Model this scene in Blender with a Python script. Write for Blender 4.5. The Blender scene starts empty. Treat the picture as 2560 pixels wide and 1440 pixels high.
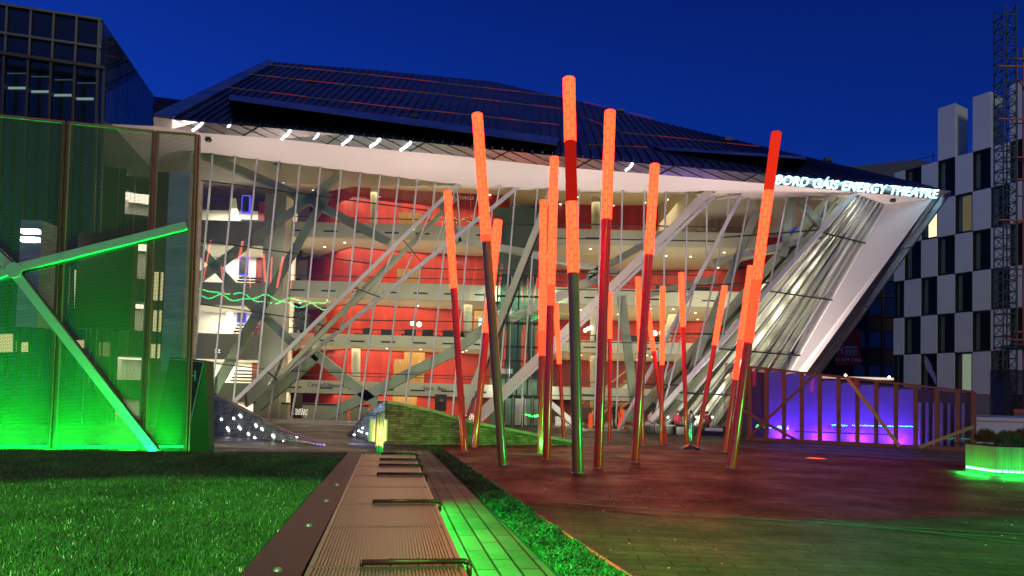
import bpy, math, random
import numpy as np
from mathutils import Vector as V, Matrix
random.seed(7); RNG = np.random.default_rng(7)
R = math.radians
S = bpy.context.scene
COL = S.collection

# ---------------------------------------------------------------- camera
F = 1707.0; PP = 940.0; PITCH = R(2.05); ROLL = R(1.5); CZ = 1.6
fw = V((0, math.cos(PITCH), math.sin(PITCH)))
r0 = V((1, 0, 0)); u0 = V((0, -math.sin(PITCH), math.cos(PITCH)))
rt = r0*math.cos(ROLL) + u0*math.sin(ROLL)
up = u0*math.cos(ROLL) - r0*math.sin(ROLL)
cd = bpy.data.cameras.new("camera"); cam = bpy.data.objects.new("camera", cd); COL.objects.link(cam)
cd.sensor_width = 36; cd.lens = 36*F/2560; cd.shift_y = (PP-720)/2560
cd.clip_start = 0.05; cd.clip_end = 2000
M = Matrix((rt, up, -fw)).transposed().to_4x4(); M.translation = V((0, 0, CZ)); cam.matrix_world = M
S.camera = cam
CAM = V((0, 0, CZ))

# ---------------------------------------------------------------- world, sun, exposure
W = bpy.data.worlds.new("World"); S.world = W; W.use_nodes = True
nt = W.node_tree; N = nt.nodes; L = nt.links; N.clear()
o = N.new('ShaderNodeOutputWorld'); bg = N.new('ShaderNodeBackground'); L.new(bg.outputs[0], o.inputs[0])
tc = N.new('ShaderNodeTexCoord'); sp = N.new('ShaderNodeSeparateXYZ'); L.new(tc.outputs['Generated'], sp.inputs[0])
cr = N.new('ShaderNodeValToRGB'); L.new(sp.outputs['Z'], cr.inputs[0])
e = cr.color_ramp.elements
e[0].position = 0.0; e[0].color = (0.012, 0.085, 0.50, 1)
e[1].position = 0.62; e[1].color = (0.0012, 0.009, 0.125, 1)
for p, c in ((0.18, (0.007, 0.058, 0.42, 1)), (0.34, (0.003, 0.028, 0.29, 1))):
    q = e.new(p); q.color = c
mr = N.new('ShaderNodeMapRange'); L.new(sp.outputs['X'], mr.inputs[0])
mr.inputs[1].default_value = -0.7; mr.inputs[2].default_value = 0.7; mr.inputs[3].default_value = 1.35; mr.inputs[4].default_value = 0.62
mx = N.new('ShaderNodeVectorMath'); mx.operation = 'SCALE'; L.new(cr.outputs[0], mx.inputs[0]); L.new(mr.outputs[0], mx.inputs['Scale'])
L.new(mx.outputs[0], bg.inputs[0]); bg.inputs[1].default_value = 1.0
sd = bpy.data.lights.new("sun", 'SUN'); sun = bpy.data.objects.new("sun", sd); COL.objects.link(sun)
sd.energy = 0.55; sd.angle = R(14); sd.color = (1.0, 0.88, 0.52)
sun.rotation_euler = (R(58), 0, R(14))       # afterglow and street light from behind the viewer
sl = bpy.data.lights.new("added_lawn_spot", 'SPOT'); sl.energy = 9000; sl.color = (.34, 1.0, .20); sl.spot_size = R(66); sl.spot_blend = .12; sl.shadow_soft_size = .12  # unseen spot added behind the viewer to brighten lawn and near ground
so = bpy.data.objects.new("added_lawn_spot", sl); COL.objects.link(so); so.location = (-3, -3.0, 9)
so.rotation_euler = (V((-3, .9, 0))-V(so.location)).to_track_quat('-Z', 'Y').to_euler()
sl = bpy.data.lights.new("added_plaza_spot", 'SPOT'); sl.energy = 15000; sl.color = (.10, 1.0, .07); sl.spot_size = R(66); sl.spot_blend = .35; sl.shadow_soft_size = .12  # second unseen spot, added to turn the near plaza green
so = bpy.data.objects.new("added_plaza_spot", sl); COL.objects.link(so); so.location = (5, -3.0, 9)
so.rotation_euler = (V((5, 1.6, 0))-V(so.location)).to_track_quat('-Z', 'Y').to_euler()
S.view_settings.view_transform = 'Standard'; S.view_settings.look = 'None'
S.view_settings.exposure = 0.0; S.view_settings.gamma = 1.0
cy = S.cycles
cy.use_denoising = True
try: cy.denoiser = 'OPENIMAGEDENOISE'
except Exception: pass
cy.max_bounces = 8; cy.transparent_max_bounces = 24; cy.diffuse_bounces = 3; cy.glossy_bounces = 4
cy.transmission_bounces = 4; cy.sample_clamp_indirect = 6.0; cy.sample_clamp_direct = 0.0
cy.caustics_reflective = False; cy.caustics_refractive = False; cy.use_light_tree = True

def ray(u, v):
    return (fw + rt*((u-1280)/F) + up*((PP-v)/F))
def G(u, v, z=0.0):
    d = ray(u, v); return CAM + d*((z-CZ)/d.z)
def AT(u, v, Y):
    d = ray(u, v); return CAM + d*(Y/d.y)
def PL(u, v, p0, n):
    d = ray(u, v); return CAM + d*((p0-CAM).dot(n)/d.dot(n))
def X(u, Y, v=950): return AT(u, v, Y).x
def Zof(v, u, Y): return AT(u, v, Y).z
def VP(p, q):      # vertical plane through two points: (point, normal facing the viewer)
    t = (q-p); t.z = 0; n = V((t.y, -t.x, 0)).normalized()
    if n.y > 0: n = -n
    return p, n
def PLN(p, q, r):
    n = (q-p).cross(r-p).normalized()
    if n.dot(CAM-p) < 0: n = -n
    return p, n
def sect(a, b, c, d):
    x1,y1=a; x2,y2=b; x3,y3=c; x4,y4=d
    D=(x1-x2)*(y3-y4)-(y1-y2)*(x3-x4)
    k=((x1-x3)*(y3-y4)-(y1-y3)*(x3-x4))/D
    return (x1+k*(x2-x1), y1+k*(y2-y1))

# ---------------------------------------------------------------- materials
def newmat(name):
    m = bpy.data.materials.new(name); m.use_nodes = True; n = m.node_tree.nodes; n.clear()
    out = n.new('ShaderNodeOutputMaterial'); return m, n, m.node_tree.links, out
def mat(name, c, rough=0.6, metal=0.0, var=0.12, scale=3.0, bump=0.0, bscale=40.0, coat=0.0, spec=0.5, stretch=None, rvar=0.0):
    m, n, l, out = newmat(name)
    b = n.new('ShaderNodeBsdfPrincipled'); l.new(b.outputs[0], out.inputs[0])
    b.inputs['Roughness'].default_value = rough; b.inputs['Metallic'].default_value = metal
    b.inputs['Coat Weight'].default_value = coat; b.inputs['Specular IOR Level'].default_value = spec
    t = n.new('ShaderNodeTexCoord'); src = t.outputs['Object']
    if stretch:
        mp = n.new('ShaderNodeMapping'); mp.inputs['Scale'].default_value = stretch; l.new(src, mp.inputs[0]); src = mp.outputs[0]
    nz = n.new('ShaderNodeTexNoise'); nz.inputs['Scale'].default_value = scale; nz.inputs['Detail'].default_value = 6; l.new(src, nz.inputs['Vector'])
    r = n.new('ShaderNodeMapRange'); l.new(nz.outputs['Fac'], r.inputs[0])
    r.inputs[1].default_value = .25; r.inputs[2].default_value = .75; r.inputs[3].default_value = 1-var; r.inputs[4].default_value = 1+var
    s = n.new('ShaderNodeVectorMath'); s.operation = 'SCALE'; s.inputs[0].default_value = c[:3]; l.new(r.outputs[0], s.inputs['Scale'])
    l.new(s.outputs[0], b.inputs['Base Color'])
    if rvar:
        r2 = n.new('ShaderNodeMapRange'); l.new(nz.outputs['Fac'], r2.inputs[0])
        r2.inputs[1].default_value = .3; r2.inputs[2].default_value = .7; r2.inputs[3].default_value = max(.03, rough-rvar); r2.inputs[4].default_value = rough+rvar
        l.new(r2.outputs[0], b.inputs['Roughness'])
    if bump:
        nb = n.new('ShaderNodeTexNoise'); nb.inputs['Scale'].default_value = bscale; nb.inputs['Detail'].default_value = 4; l.new(src, nb.inputs['Vector'])
        bp = n.new('ShaderNodeBump'); bp.inputs['Strength'].default_value = bump; bp.inputs['Distance'].default_value = .02; l.new(nb.outputs['Fac'], bp.inputs['Height']); l.new(bp.outputs[0], b.inputs['Normal'])
    return m
def emit(name, c, s):
    m, n, l, out = newmat(name); e = n.new('ShaderNodeEmission'); e.inputs[0].default_value = (*c, 1); e.inputs[1].default_value = s
    l.new(e.outputs[0], out.inputs[0]); return m
def glass(name, tint=(.93, .97, .95), refl=1.0, base=0.03, rough=0.0, dirt=0.03, wave=0.0):
    m, n, l, out = newmat(name)
    tr = n.new('ShaderNodeBsdfTransparent'); tr.inputs[0].default_value = (*tint, 1)
    gl = n.new('ShaderNodeBsdfGlossy'); gl.inputs['Roughness'].default_value = rough; gl.inputs[0].default_value = (1, 1, 1, 1)
    lw = n.new('ShaderNodeFresnel'); lw.inputs[0].default_value = 1.45
    ma = n.new('ShaderNodeMath'); ma.operation = 'MULTIPLY_ADD'; ma.inputs[1].default_value = refl; ma.inputs[2].default_value = base; l.new(lw.outputs[0], ma.inputs[0]); ma.use_clamp = True
    mi = n.new('ShaderNodeMixShader'); l.new(ma.outputs[0], mi.inputs[0]); l.new(tr.outputs[0], mi.inputs[1]); l.new(gl.outputs[0], mi.inputs[2])
    df = n.new('ShaderNodeBsdfDiffuse'); df.inputs[0].default_value = (.4, .4, .4, 1)
    m2 = n.new('ShaderNodeMixShader'); m2.inputs[0].default_value = dirt; l.new(mi.outputs[0], m2.inputs[1]); l.new(df.outputs[0], m2.inputs[2])
    l.new(m2.outputs[0], out.inputs[0])
    if wave:
        t = n.new('ShaderNodeTexCoord'); nz = n.new('ShaderNodeTexNoise'); nz.inputs['Scale'].default_value = .7; l.new(t.outputs['Object'], nz.inputs['Vector'])
        bp = n.new('ShaderNodeBump'); bp.inputs['Strength'].default_value = wave; bp.inputs['Distance'].default_value = .2; l.new(nz.outputs['Fac'], bp.inputs['Height']); l.new(bp.outputs[0], gl.inputs['Normal'])
    return m

# ---------------------------------------------------------------- mesh builder
class MB:
    def __init__(s): s.v = []; s.f = []
    def add(s, vs, fs):
        k = len(s.v); s.v += [tuple(x) for x in vs]; s.f += [tuple(i+k for i in f) for f in fs]; return s
    def quad(s, a, b, c, d): return s.add([a, b, c, d], [(0, 1, 2, 3)])
    def prism(s, pts, t):
        n = len(pts); t = V(t)
        s.add([V(p) for p in pts]+[V(p)+t for p in pts], [tuple(range(n)), tuple(reversed(range(n, 2*n)))]+[(i, (i+1) % n, n+(i+1) % n, n+i) for i in range(n)]); return s
    def box(s, lo, hi):
        a, b, c = lo; d, e, f = hi
        return s.prism([(a, b, c), (d, b, c), (d, e, c), (a, e, c)], (0, 0, f-c))
    def beam(s, a, b, w, d, n=V((0, -1, 0)), off=0.0):
        a = V(a); b = V(b); n = V(n).normalized(); t = (b-a).normalized(); sd = t.cross(n)
        if sd.length < 1e-4: sd = t.cross(V((1, 0, 0)))
        sd.normalize(); nn = sd.cross(t).normalized(); o_ = nn*off
        h = sd*(w/2)
        return s.prism([a-h+o_, a+h+o_, b+h+o_, b-h+o_], nn*d)
    def tube(s, a, b, r1, r2=None, n=12, cap=True):
        a = V(a); b = V(b); r2 = r1 if r2 is None else r2; t = (b-a).normalized()
        x = t.cross(V((0, 1, 0)) if abs(t.y) < .9 else V((1, 0, 0))).normalized(); y = t.cross(x)
        vs = [a+(x*math.cos(i*2*math.pi/n)+y*math.sin(i*2*math.pi/n))*r1 for i in range(n)]+[b+(x*math.cos(i*2*math.pi/n)+y*math.sin(i*2*math.pi/n))*r2 for i in range(n)]
        fs = [(i, (i+1) % n, n+(i+1) % n, n+i) for i in range(n)]
        if cap: fs += [tuple(range(n)), tuple(range(n, 2*n))]
        return s.add(vs, fs)
    def lathe(s, c, prof, n=24):
        c = V(c); vs = []; fs = []
        for r, z in prof: vs += [c+V((r*math.cos(i*2*math.pi/n), r*math.sin(i*2*math.pi/n), z)) for i in range(n)]
        for k in range(len(prof)-1):
            fs += [(k*n+i, k*n+(i+1) % n, (k+1)*n+(i+1) % n, (k+1)*n+i) for i in range(n)]
        return s.add(vs, fs)
    def build(s, name, m, parent=None, smooth=False, fix=True):
        me = bpy.data.meshes.new(name); me.from_pydata(s.v, [], s.f); me.update()
        if fix:
            import bmesh
            bm = bmesh.new(); bm.from_mesh(me); bmesh.ops.recalc_face_normals(bm, faces=bm.faces); bm.to_mesh(me); bm.free()
        me.materials.append(m)
        if smooth: me.shade_smooth()
        ob = bpy.data.objects.new(name, me); COL.objects.link(ob)
        if parent is not None:
            ob.parent = parent; ob.matrix_parent_inverse = parent.matrix_basis.inverted()
        return ob
def thing(name, label, cat, loc=(0, 0, 0), group=None):
    ob = bpy.data.objects.new(name, None); COL.objects.link(ob); ob.location = loc
    ob.empty_display_size = .3; tag(ob, label, cat, group); return ob
def tag(ob, label=None, cat=None, group=None, kind=None):
    if label: ob['label'] = label
    if cat: ob['category'] = cat
    if group: ob['group'] = group
    if kind: ob['kind'] = kind
    return ob
def arealight(name, loc, size, power, color, direction=(0, 0, -1), sy=None, spread=180):
    ld = bpy.data.lights.new(name, 'AREA'); ld.energy = power; ld.color = color; ld.size = size; ld.spread = R(spread)
    if sy: ld.shape = 'RECTANGLE'; ld.size_y = sy
    ob = bpy.data.objects.new(name, ld); COL.objects.link(ob); ob.location = loc
    ob.rotation_euler = V(direction).to_track_quat('-Z', 'Y').to_euler(); return ob
def copy_tree(ob, parent=None):
    c = ob.copy(); COL.objects.link(c)
    if parent is not None: c.parent = parent
    for ch in list(ob.children): copy_tree(ch, c)
    return c
# ---------------------------------------------------------------- shared materials
m_steel = mat('steel', (.42, .42, .44), .32, .9, .08, 5)
m_frame = mat('pale_frame', (.52, .50, .52), .45, .3, .06, 4)
m_dark = mat('dark_metal', (.03, .03, .033), .4, .5, .2, 4)
m_black = mat('black_paint', (.012, .012, .013), .45, 0, .3, 5)
m_plaster = mat('warm_plaster', (.58, .54, .44), .85, 0, .05, .6)
m_plaster2 = mat('grey_plaster', (.46, .43, .34), .85, 0, .06, .6)
m_white = mat('white_plaster', (.78, .76, .70), .85, 0, .04, .6)
m_brace = mat('painted_brace_steel', (.38, .39, .30), .5, 0, .06, .8)
m_brace2 = mat('pale_brace_steel', (.52, .48, .42), .5, 0, .06, .8)
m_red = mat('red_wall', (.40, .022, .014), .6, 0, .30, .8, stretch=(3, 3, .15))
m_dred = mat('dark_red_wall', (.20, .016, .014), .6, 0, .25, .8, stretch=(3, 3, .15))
m_wood = mat('oak_panel', (.42, .24, .08), .5, 0, .25, 2, stretch=(6, 6, .4))
m_glass = glass('facade_glass', (.90, .96, .91), 1.3, 0.02, dirt=.010)
m_glassc = glass('central_glass', (.90, .96, .91), .40, 0.0, dirt=.010)
m_dglass = glass('dark_glass', (.10, .13, .14), 1.0, 0.10, dirt=.01)
m_gglass = glass('green_tinted_glass', (.45, .58, .48), .7, 0.02, dirt=.01)
m_winlit = emit('downlight_glow', (1, .86, .62), 14)
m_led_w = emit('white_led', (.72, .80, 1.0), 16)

# ---------------------------------------------------------------- ground
def paving(name, c1, c2, mortar, bw, bh, rot=0.0, rough=.35, sparkle=0.0, patch=.25, bumpk=.35, joint=.012):
    m, n, l, out = newmat(name)
    b = n.new('ShaderNodeBsdfPrincipled'); l.new(b.outputs[0], out.inputs[0]); b.inputs['Specular IOR Level'].default_value = .10
    t = n.new('ShaderNodeTexCoord'); mp = n.new('ShaderNodeMapping'); mp.inputs['Rotation'].default_value = (0, 0, rot); l.new(t.outputs['Object'], mp.inputs[0])
    br = n.new('ShaderNodeTexBrick'); l.new(mp.outputs[0], br.inputs['Vector'])
    br.inputs['Color1'].default_value = (*c1, 1); br.inputs['Color2'].default_value = (*c2, 1); br.inputs['Mortar'].default_value = (*mortar, 1)
    br.inputs['Scale'].default_value = 1; br.inputs['Mortar Size'].default_value = joint; br.inputs['Brick Width'].default_value = bw; br.inputs['Row Height'].default_value = bh
    br.inputs['Mortar Smooth'].default_value = .3; br.inputs['Bias'].default_value = 0
    nz = n.new('ShaderNodeTexNoise'); nz.inputs['Scale'].default_value = .55; nz.inputs['Detail'].default_value = 8; nz.inputs['Roughness'].default_value = .65; l.new(mp.outputs[0], nz.inputs['Vector'])
    r = n.new('ShaderNodeMapRange'); l.new(nz.outputs['Fac'], r.inputs[0]); r.inputs[1].default_value = .3; r.inputs[2].default_value = .7; r.inputs[3].default_value = 1-patch; r.inputs[4].default_value = 1+patch
    s = n.new('ShaderNodeVectorMath'); s.operation = 'SCALE'; l.new(br.outputs['Color'], s.inputs[0]); l.new(r.outputs[0], s.inputs['Scale'])
    l.new(s.outputs[0], b.inputs['Base Color'])
    r2 = n.new('ShaderNodeMapRange'); l.new(nz.outputs['Fac'], r2.inputs[0]); r2.inputs[1].default_value = .35; r2.inputs[2].default_value = .65; r2.inputs[3].default_value = rough+.18; r2.inputs[4].default_value = rough-.12
    l.new(r2.outputs[0], b.inputs['Roughness'])
    fine = n.new('ShaderNodeTexNoise'); fine.inputs['Scale'].default_value = 60; fine.inputs['Detail'].default_value = 3; l.new(t.outputs['Object'], fine.inputs['Vector'])
    mul = n.new('ShaderNodeMath'); mul.operation = 'MULTIPLY_ADD'; l.new(br.outputs['Fac'], mul.inputs[0]); mul.inputs[1].default_value = -1.2; l.new(fine.outputs['Fac'], mul.inputs[2])
    bp = n.new('ShaderNodeBump'); bp.inputs['Strength'].default_value = bumpk; bp.inputs['Distance'].default_value = .01; l.new(mul.outputs[0], bp.inputs['Height']); l.new(bp.outputs[0], b.inputs['Normal'])
    if sparkle:
        vo = n.new('ShaderNodeTexVoronoi'); vo.inputs['Scale'].default_value = 15; l.new(t.outputs['Object'], vo.inputs['Vector'])
        lt = n.new('ShaderNodeMath'); lt.operation = 'LESS_THAN'; lt.inputs[1].default_value = .13; l.new(vo.outputs['Distance'], lt.inputs[0])
        sc = n.new('ShaderNodeSeparateColor'); l.new(vo.outputs['Color'], sc.inputs[0])
        g2 = n.new('ShaderNodeMath'); g2.operation = 'GREATER_THAN'; g2.inputs[1].default_value = 1-sparkle; l.new(sc.outputs[0], g2.inputs[0])
        mm = n.new('ShaderNodeMath'); mm.operation = 'MULTIPLY'; l.new(lt.outputs[0], mm.inputs[0]); l.new(g2.outputs[0], mm.inputs[1])
        # mica flecks: tiny tilted mirrors set in the paving
        sub = n.new('ShaderNodeVectorMath'); sub.operation = 'SUBTRACT'; l.new(vo.outputs['Color'], sub.inputs[0]); sub.inputs[1].default_value = (.5, .5, .5)
        sm = n.new('ShaderNodeVectorMath'); sm.operation = 'MULTIPLY_ADD'; l.new(sub.outputs[0], sm.inputs[0]); sm.inputs[1].default_value = (.22, .22, 0); sm.inputs[2].default_value = (0, -.02, 1)
        nm = n.new('ShaderNodeVectorMath'); nm.operation = 'NORMALIZE'; l.new(sm.outputs[0], nm.inputs[0])
        gl = n.new('ShaderNodeBsdfGlossy'); gl.inputs['Roughness'].default_value = .05; gl.inputs[0].default_value = (.95, .95, .95, 1); l.new(nm.outputs[0], gl.inputs['Normal'])
        mi = n.new('ShaderNodeMixShader'); l.new(mm.outputs[0], mi.inputs[0]); l.new(b.outputs[0], mi.inputs[1]); l.new(gl.outputs[0], mi.inputs[2]); l.new(mi.outputs[0], out.inputs[0])
    return m
_a, _b = G(760, 1440, .45), G(905, 1136, .45); dB0x, dB0y = (_b-_a).x, (_b-_a).y
m_plaza = paving('plaza_paving', (.085, .048, .030), (.060, .033, .022), (.010, .009, .009), .62, .21, .06, .46, .26, .45, .6, .010)
m_resin = paving('red_paving', (.20, .014, .018), (.14, .010, .013), (.020, .006, .008), 1.1, .42, .10, .48, .24, .45, .5, .016)
m_pavers = paving('long_pavers', (.105, .095, .075), (.07, .065, .05), (.006, .006, .006), .80, .21, -math.atan2(dB0y, dB0x), .5, 0, .2, .5, .014)
m_pale = paving('pale_paving', (.115, .095, .095), (.085, .07, .07), (.03, .026, .026), 1.3, .6, 0, .45, 0, .2)

g = MB().quad((-400, -60, 0), (400, -60, 0), (400, 700, 0), (-400, 700, 0)).build('plaza', m_plaza); tag(g, kind='structure')
Z1 = .004
# red sheet around the light sticks, bounded near us by the slanting seam
pts = [G(1097, 1116), G(1330, 1262), G(1700, 1297), G(2170, 1300), G(2560, 1290), V((26, 13, 0)), V((24, 27, 0)), G(1850, 1108), G(1440, 1116)]
b_ = MB(); b_.add([V((p.x, p.y, Z1)) for p in pts], [tuple(range(len(pts)))]); tag(b_.build('red_path', m_resin), kind='structure')
# pale apron in front of the theatre, seen beyond the lawn
pts = [G(500, 1127), G(905, 1131), G(1060, 1113), V((1.2, 25.5, 0)), V((2, 38, 0)), V((-26, 38, 0)), V((-22, 20, 0))]
b_ = MB(); b_.add([V((p.x, p.y, Z1)) for p in pts], [tuple(range(len(pts)))]); tag(b_.build('forecourt', m_pale), kind='structure')
# pale street in front of the right-hand enclosure
pts = [G(1850, 1104), G(2440, 1128), G(2560, 1132), V((34, 17, 0)), V((26, 14.2, 0)), G(2400, 1158), G(2070, 1135), G(1850, 1118)]
b_ = MB(); b_.add([V((p.x, p.y, 2*Z1)) for p in pts], [tuple(range(len(pts)))]); tag(b_.build('walkway', m_pale), kind='structure')
# thin stone seams across the paving
for k, (a, c, w, mm) in enumerate([((1350, 1254), (1800, 1290), .03, m_pale), ((1590, 1283), (1960, 1304), .03, m_pale), ((2020, 1297), (2560, 1362), .035, m_pale), ((2010, 1150), (2560, 1215), .05, m_black), ((1325, 1280), (1566, 1440), .05, mat('brass_edging', (.75, .33, .15), .35, .8, .1))]):
    p, q = G(*a), G(*c); d = (q-p).normalized(); q = q+d*(1.5 if k == 4 else 4)
    if k == 4: o_ = tag(MB().beam(p+V((0, 0, .012)), q+V((0, 0, .012)), w, .022, V((0, 0, 1)), -.012).build('edging_strip', mm), 'thin copper coloured edging strip along the green planting bed', 'edging')
    else: tag(MB().beam(p, q, w, .004, V((0, 0, 1)), 3*Z1).build('paving_line', mm), kind='structure')
# long pavers beside the bench
ZB = .45
bl0, bl1, br0, br1 = G(760, 1440, ZB), G(905, 1136, ZB), G(1170, 1440, ZB), G(1035, 1136, ZB)
dB = ((bl1-bl0).normalized()+(br1-br0).normalized()); dB.z = 0; dB.normalize(); dX = V((dB.y, -dB.x, 0))
BO = V(((bl0.x+br0.x)/2, (bl0.y+br0.y)/2, 0)); BW = (br0-bl0).dot(dX)
def LB(x, y, z=0.0): return BO+dX*x+dB*y+V((0, 0, z))
def loc_y(p): return (p-BO).dot(dB)
pe = [G(1060, 1115), G(1390, 1440)]
d = (pe[1]-pe[0]); pe2 = pe[1]+d*.25
pts = [LB(BW/2-.3, loc_y(pe[0])), LB(BW/2-.3, -4), V((pe2.x, pe2.y, 0)), pe[0]]
b_ = MB(); b_.add([V((p.x, p.y, 2*Z1)) for p in pts], [(0, 1, 2, 3)]); tag(b_.build('footpath', m_pavers), kind='structure')

# planting strip: soil and leafy ground cover
pr = [G(1095, 1115), G(1560, 1440)]; dr = pr[1]-pr[0]
def strip_pt(a, s):   # a across 0..1, s along 0..1.25
    l_ = pe[0]+(pe[1]-pe[0])*s; r_ = pr[0]+dr*s; return l_.lerp(r_, a)
m_soil = mat('soil', (.02, .016, .012), .95, 0, .4, 6, .5)
q = [strip_pt(0, 0), strip_pt(1, 0), strip_pt(1, 1.3), strip_pt(0, 1.3)]
tag(MB().add([V((p.x, p.y, 3*Z1)) for p in q], [(0, 1, 2, 3)]).build('soil', m_soil), kind='structure')
def leafmat(name, c, rough=.45):
    m, n, l, out = newmat(name); b = n.new('ShaderNodeBsdfPrincipled'); l.new(b.outputs[0], out.inputs[0]); b.inputs['Roughness'].default_value = rough
    gi = n.new('ShaderNodeNewGeometry'); r = n.new('ShaderNodeMapRange'); l.new(gi.outputs['Random Per Island'], r.inputs[0]); r.inputs[3].default_value = .45; r.inputs[4].default_value = 1.6
    s = n.new('ShaderNodeVectorMath'); s.operation = 'SCALE'; s.inputs[0].default_value = c; l.new(r.outputs[0], s.inputs['Scale']); t = n.new('ShaderNodeTexCoord'); nz = n.new('ShaderNodeTexNoise'); nz.inputs['Scale'].default_value = .9; nz.inputs['Detail'].default_value = 4; l.new(t.outputs['Object'], nz.inputs['Vector'])
    r3 = n.new('ShaderNodeMapRange'); l.new(nz.outputs['Fac'], r3.inputs[0]); r3.inputs[1].default_value = .32; r3.inputs[2].default_value = .68; r3.inputs[3].default_value = .55; r3.inputs[4].default_value = 1.35
    s2 = n.new('ShaderNodeVectorMath'); s2.operation = 'SCALE'; l.new(s.outputs[0], s2.inputs[0]); l.new(r3.outputs[0], s2.inputs['Scale']); l.new(s2.outputs[0], b.inputs['Base Color']); return m
def scatter_tris(name, P, h, w, m, lean=.5, parent=None):
    n = len(P); ang = RNG.uniform(0, 2*np.pi, n); dx = np.cos(ang); dy = np.sin(ang)
    ln = RNG.uniform(0, lean, n); la = RNG.uniform(0, 2*np.pi, n)
    A = P+np.stack([-dx*w/2, -dy*w/2, 0*h], 1); B = P+np.stack([dx*w/2, dy*w/2, 0*h], 1)
    C_ = P+np.stack([np.cos(la)*ln*h, np.sin(la)*ln*h, h], 1)
    vs = np.stack([A, B, C_], 1).reshape(-1, 3).astype(np.float32)
    me = bpy.data.meshes.new(name); me.vertices.add(3*n); me.vertices.foreach_set('co', vs.ravel())
    me.loops.add(3*n); me.loops.foreach_set('vertex_index', np.arange(3*n, dtype=np.int32))
    me.polygons.add(n); me.polygons.foreach_set('loop_start', np.arange(0, 3*n, 3, dtype=np.int32)); me.polygons.foreach_set('loop_total', np.full(n, 3, np.int32))
    me.update(); me.validate(); me.materials.append(m)
    ob = bpy.data.objects.new(name, me); COL.objects.link(ob)
    if parent is not None: ob.parent = parent; ob.matrix_parent_inverse = parent.matrix_basis.inverted()
    return ob
n = 34000
s_ = RNG.uniform(0, 1, n)**.55*1.15; a_ = RNG.uniform(0.04, .94, n)
L0 = np.array(pe[0]); L1 = np.array(pe[1]-pe[0]); R0 = np.array(pr[0]); R1 = np.array(dr)
P = (L0+L1*s_[:, None])*(1-a_[:, None])+(R0+R1*s_[:, None])*a_[:, None]
clump = np.sin(P[:, 0]*7.3+P[:, 1]*3.1)*np.sin(P[:, 1]*6.1-P[:, 0]*4.7)
P[:, 2] = .012+RNG.uniform(0, .02, n)*(1+clump*.6)
tag(scatter_tris('ground_cover', P, RNG.uniform(.015, .04, n)*(1+.5*clump), RNG.uniform(.02, .05, n), leafmat('ivy_leaf', (.03, .06, .02)), 2.2), kind='stuff')

# ---------------------------------------------------------------- raised lawn with timber edge
ZL = .42
lawn_edge = [G(870, 1131, ZL), G(600, 1440, ZL)]            # right edge of the grass
le_d = (lawn_edge[1]-lawn_edge[0]).normalized()
farL = G(0, 1131, ZL); farR = lawn_edge[0]; nearR = lawn_edge[1]+le_d*2.5; nearL = V((-11, 1.2, ZL))
poly = [farR, nearR, nearL, V((farL.x-2, farL.y, ZL))]
m_turf = mat('turf_soil', (.018, .045, .012), .95, 0, .35, 4, .6)
lawn = MB(); lawn.prism([V((p.x, p.y, ZL)) for p in poly], (0, 0, -ZL+.001)); tag(lawn.build('lawn', m_turf), kind='structure')
cands = []
while sum(len(c) for c in cands) < 260000:
    u = RNG.uniform(0, 1, 40000); y = 1.8+(13.2-1.8)*u**1.7; x = RNG.uniform(-11, .2, 40000)
    # keep only what can show: near the view wedge and left of the edge
    ex = farR.x+(y-farR.y)*(nearR.x-farR.x)/(nearR.y-farR.y)
    k = (x < ex-.01) & (x > -.82*y-.6) & (y < farR.y+(x-farR.x)*0+.0) & (y > 3.2)
    cands.append(np.stack([x[k], y[k], np.full(k.sum(), ZL)], 1))
P = np.concatenate(cands)[:260000]
hh = RNG.uniform(.015, .045, len(P))*(1+.35*np.sin(P[:, 0]*5+np.sin(P[:, 1]*3))*np.sin(P[:, 1]*4.3))
ww = .0035+.00045*P[:, 1]
tag(scatter_tris('grass', P, hh, ww*RNG.uniform(.7, 1.5, len(P)), leafmat('grass_blade', (.055, .15, .03), .32), .9), kind='stuff')
# timber capping board beside the lawn
m_cap = mat('stained_timber', (.055, .006, .009), .55, 0, .45, 3, .4, 30, stretch=(10, 1, 1))
capL = [G(873, 1132, ZL), G(608, 1440, ZL)]; capR = [G(910, 1132, ZL), G(757, 1440, ZL)]
dL = (capL[1]-capL[0])*.35; dR_ = (capR[1]-capR[0])*.35
pts = [capL[0], capR[0], V((capR[1].x, capR[1].y, ZL))+dR_, capL[1]+dL]
kerb = thing('lawn_edge_board', 'dark red stained timber edging board between lawn and metal bench', 'edging', (capR[0].x, capR[0].y, 0))
MB().prism([V((p.x, p.y, ZL+.03)) for p in pts], (0, 0, -ZL-.028)).build('board', m_cap, kerb)
m_stud = mat('stud_steel', (.3, .27, .25), .45, .6)
for (u, v) in ((694, 1427), (772, 1315), (816, 1253), (843, 1213), (863, 1185), (889, 1146)):
    p = G(u, v, ZL+.03); MB().lathe(p, [(0.0, .022), (.018, .020), (.03, .008), (.032, 0)], 10).build('stud', m_stud, kerb, True)

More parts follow.
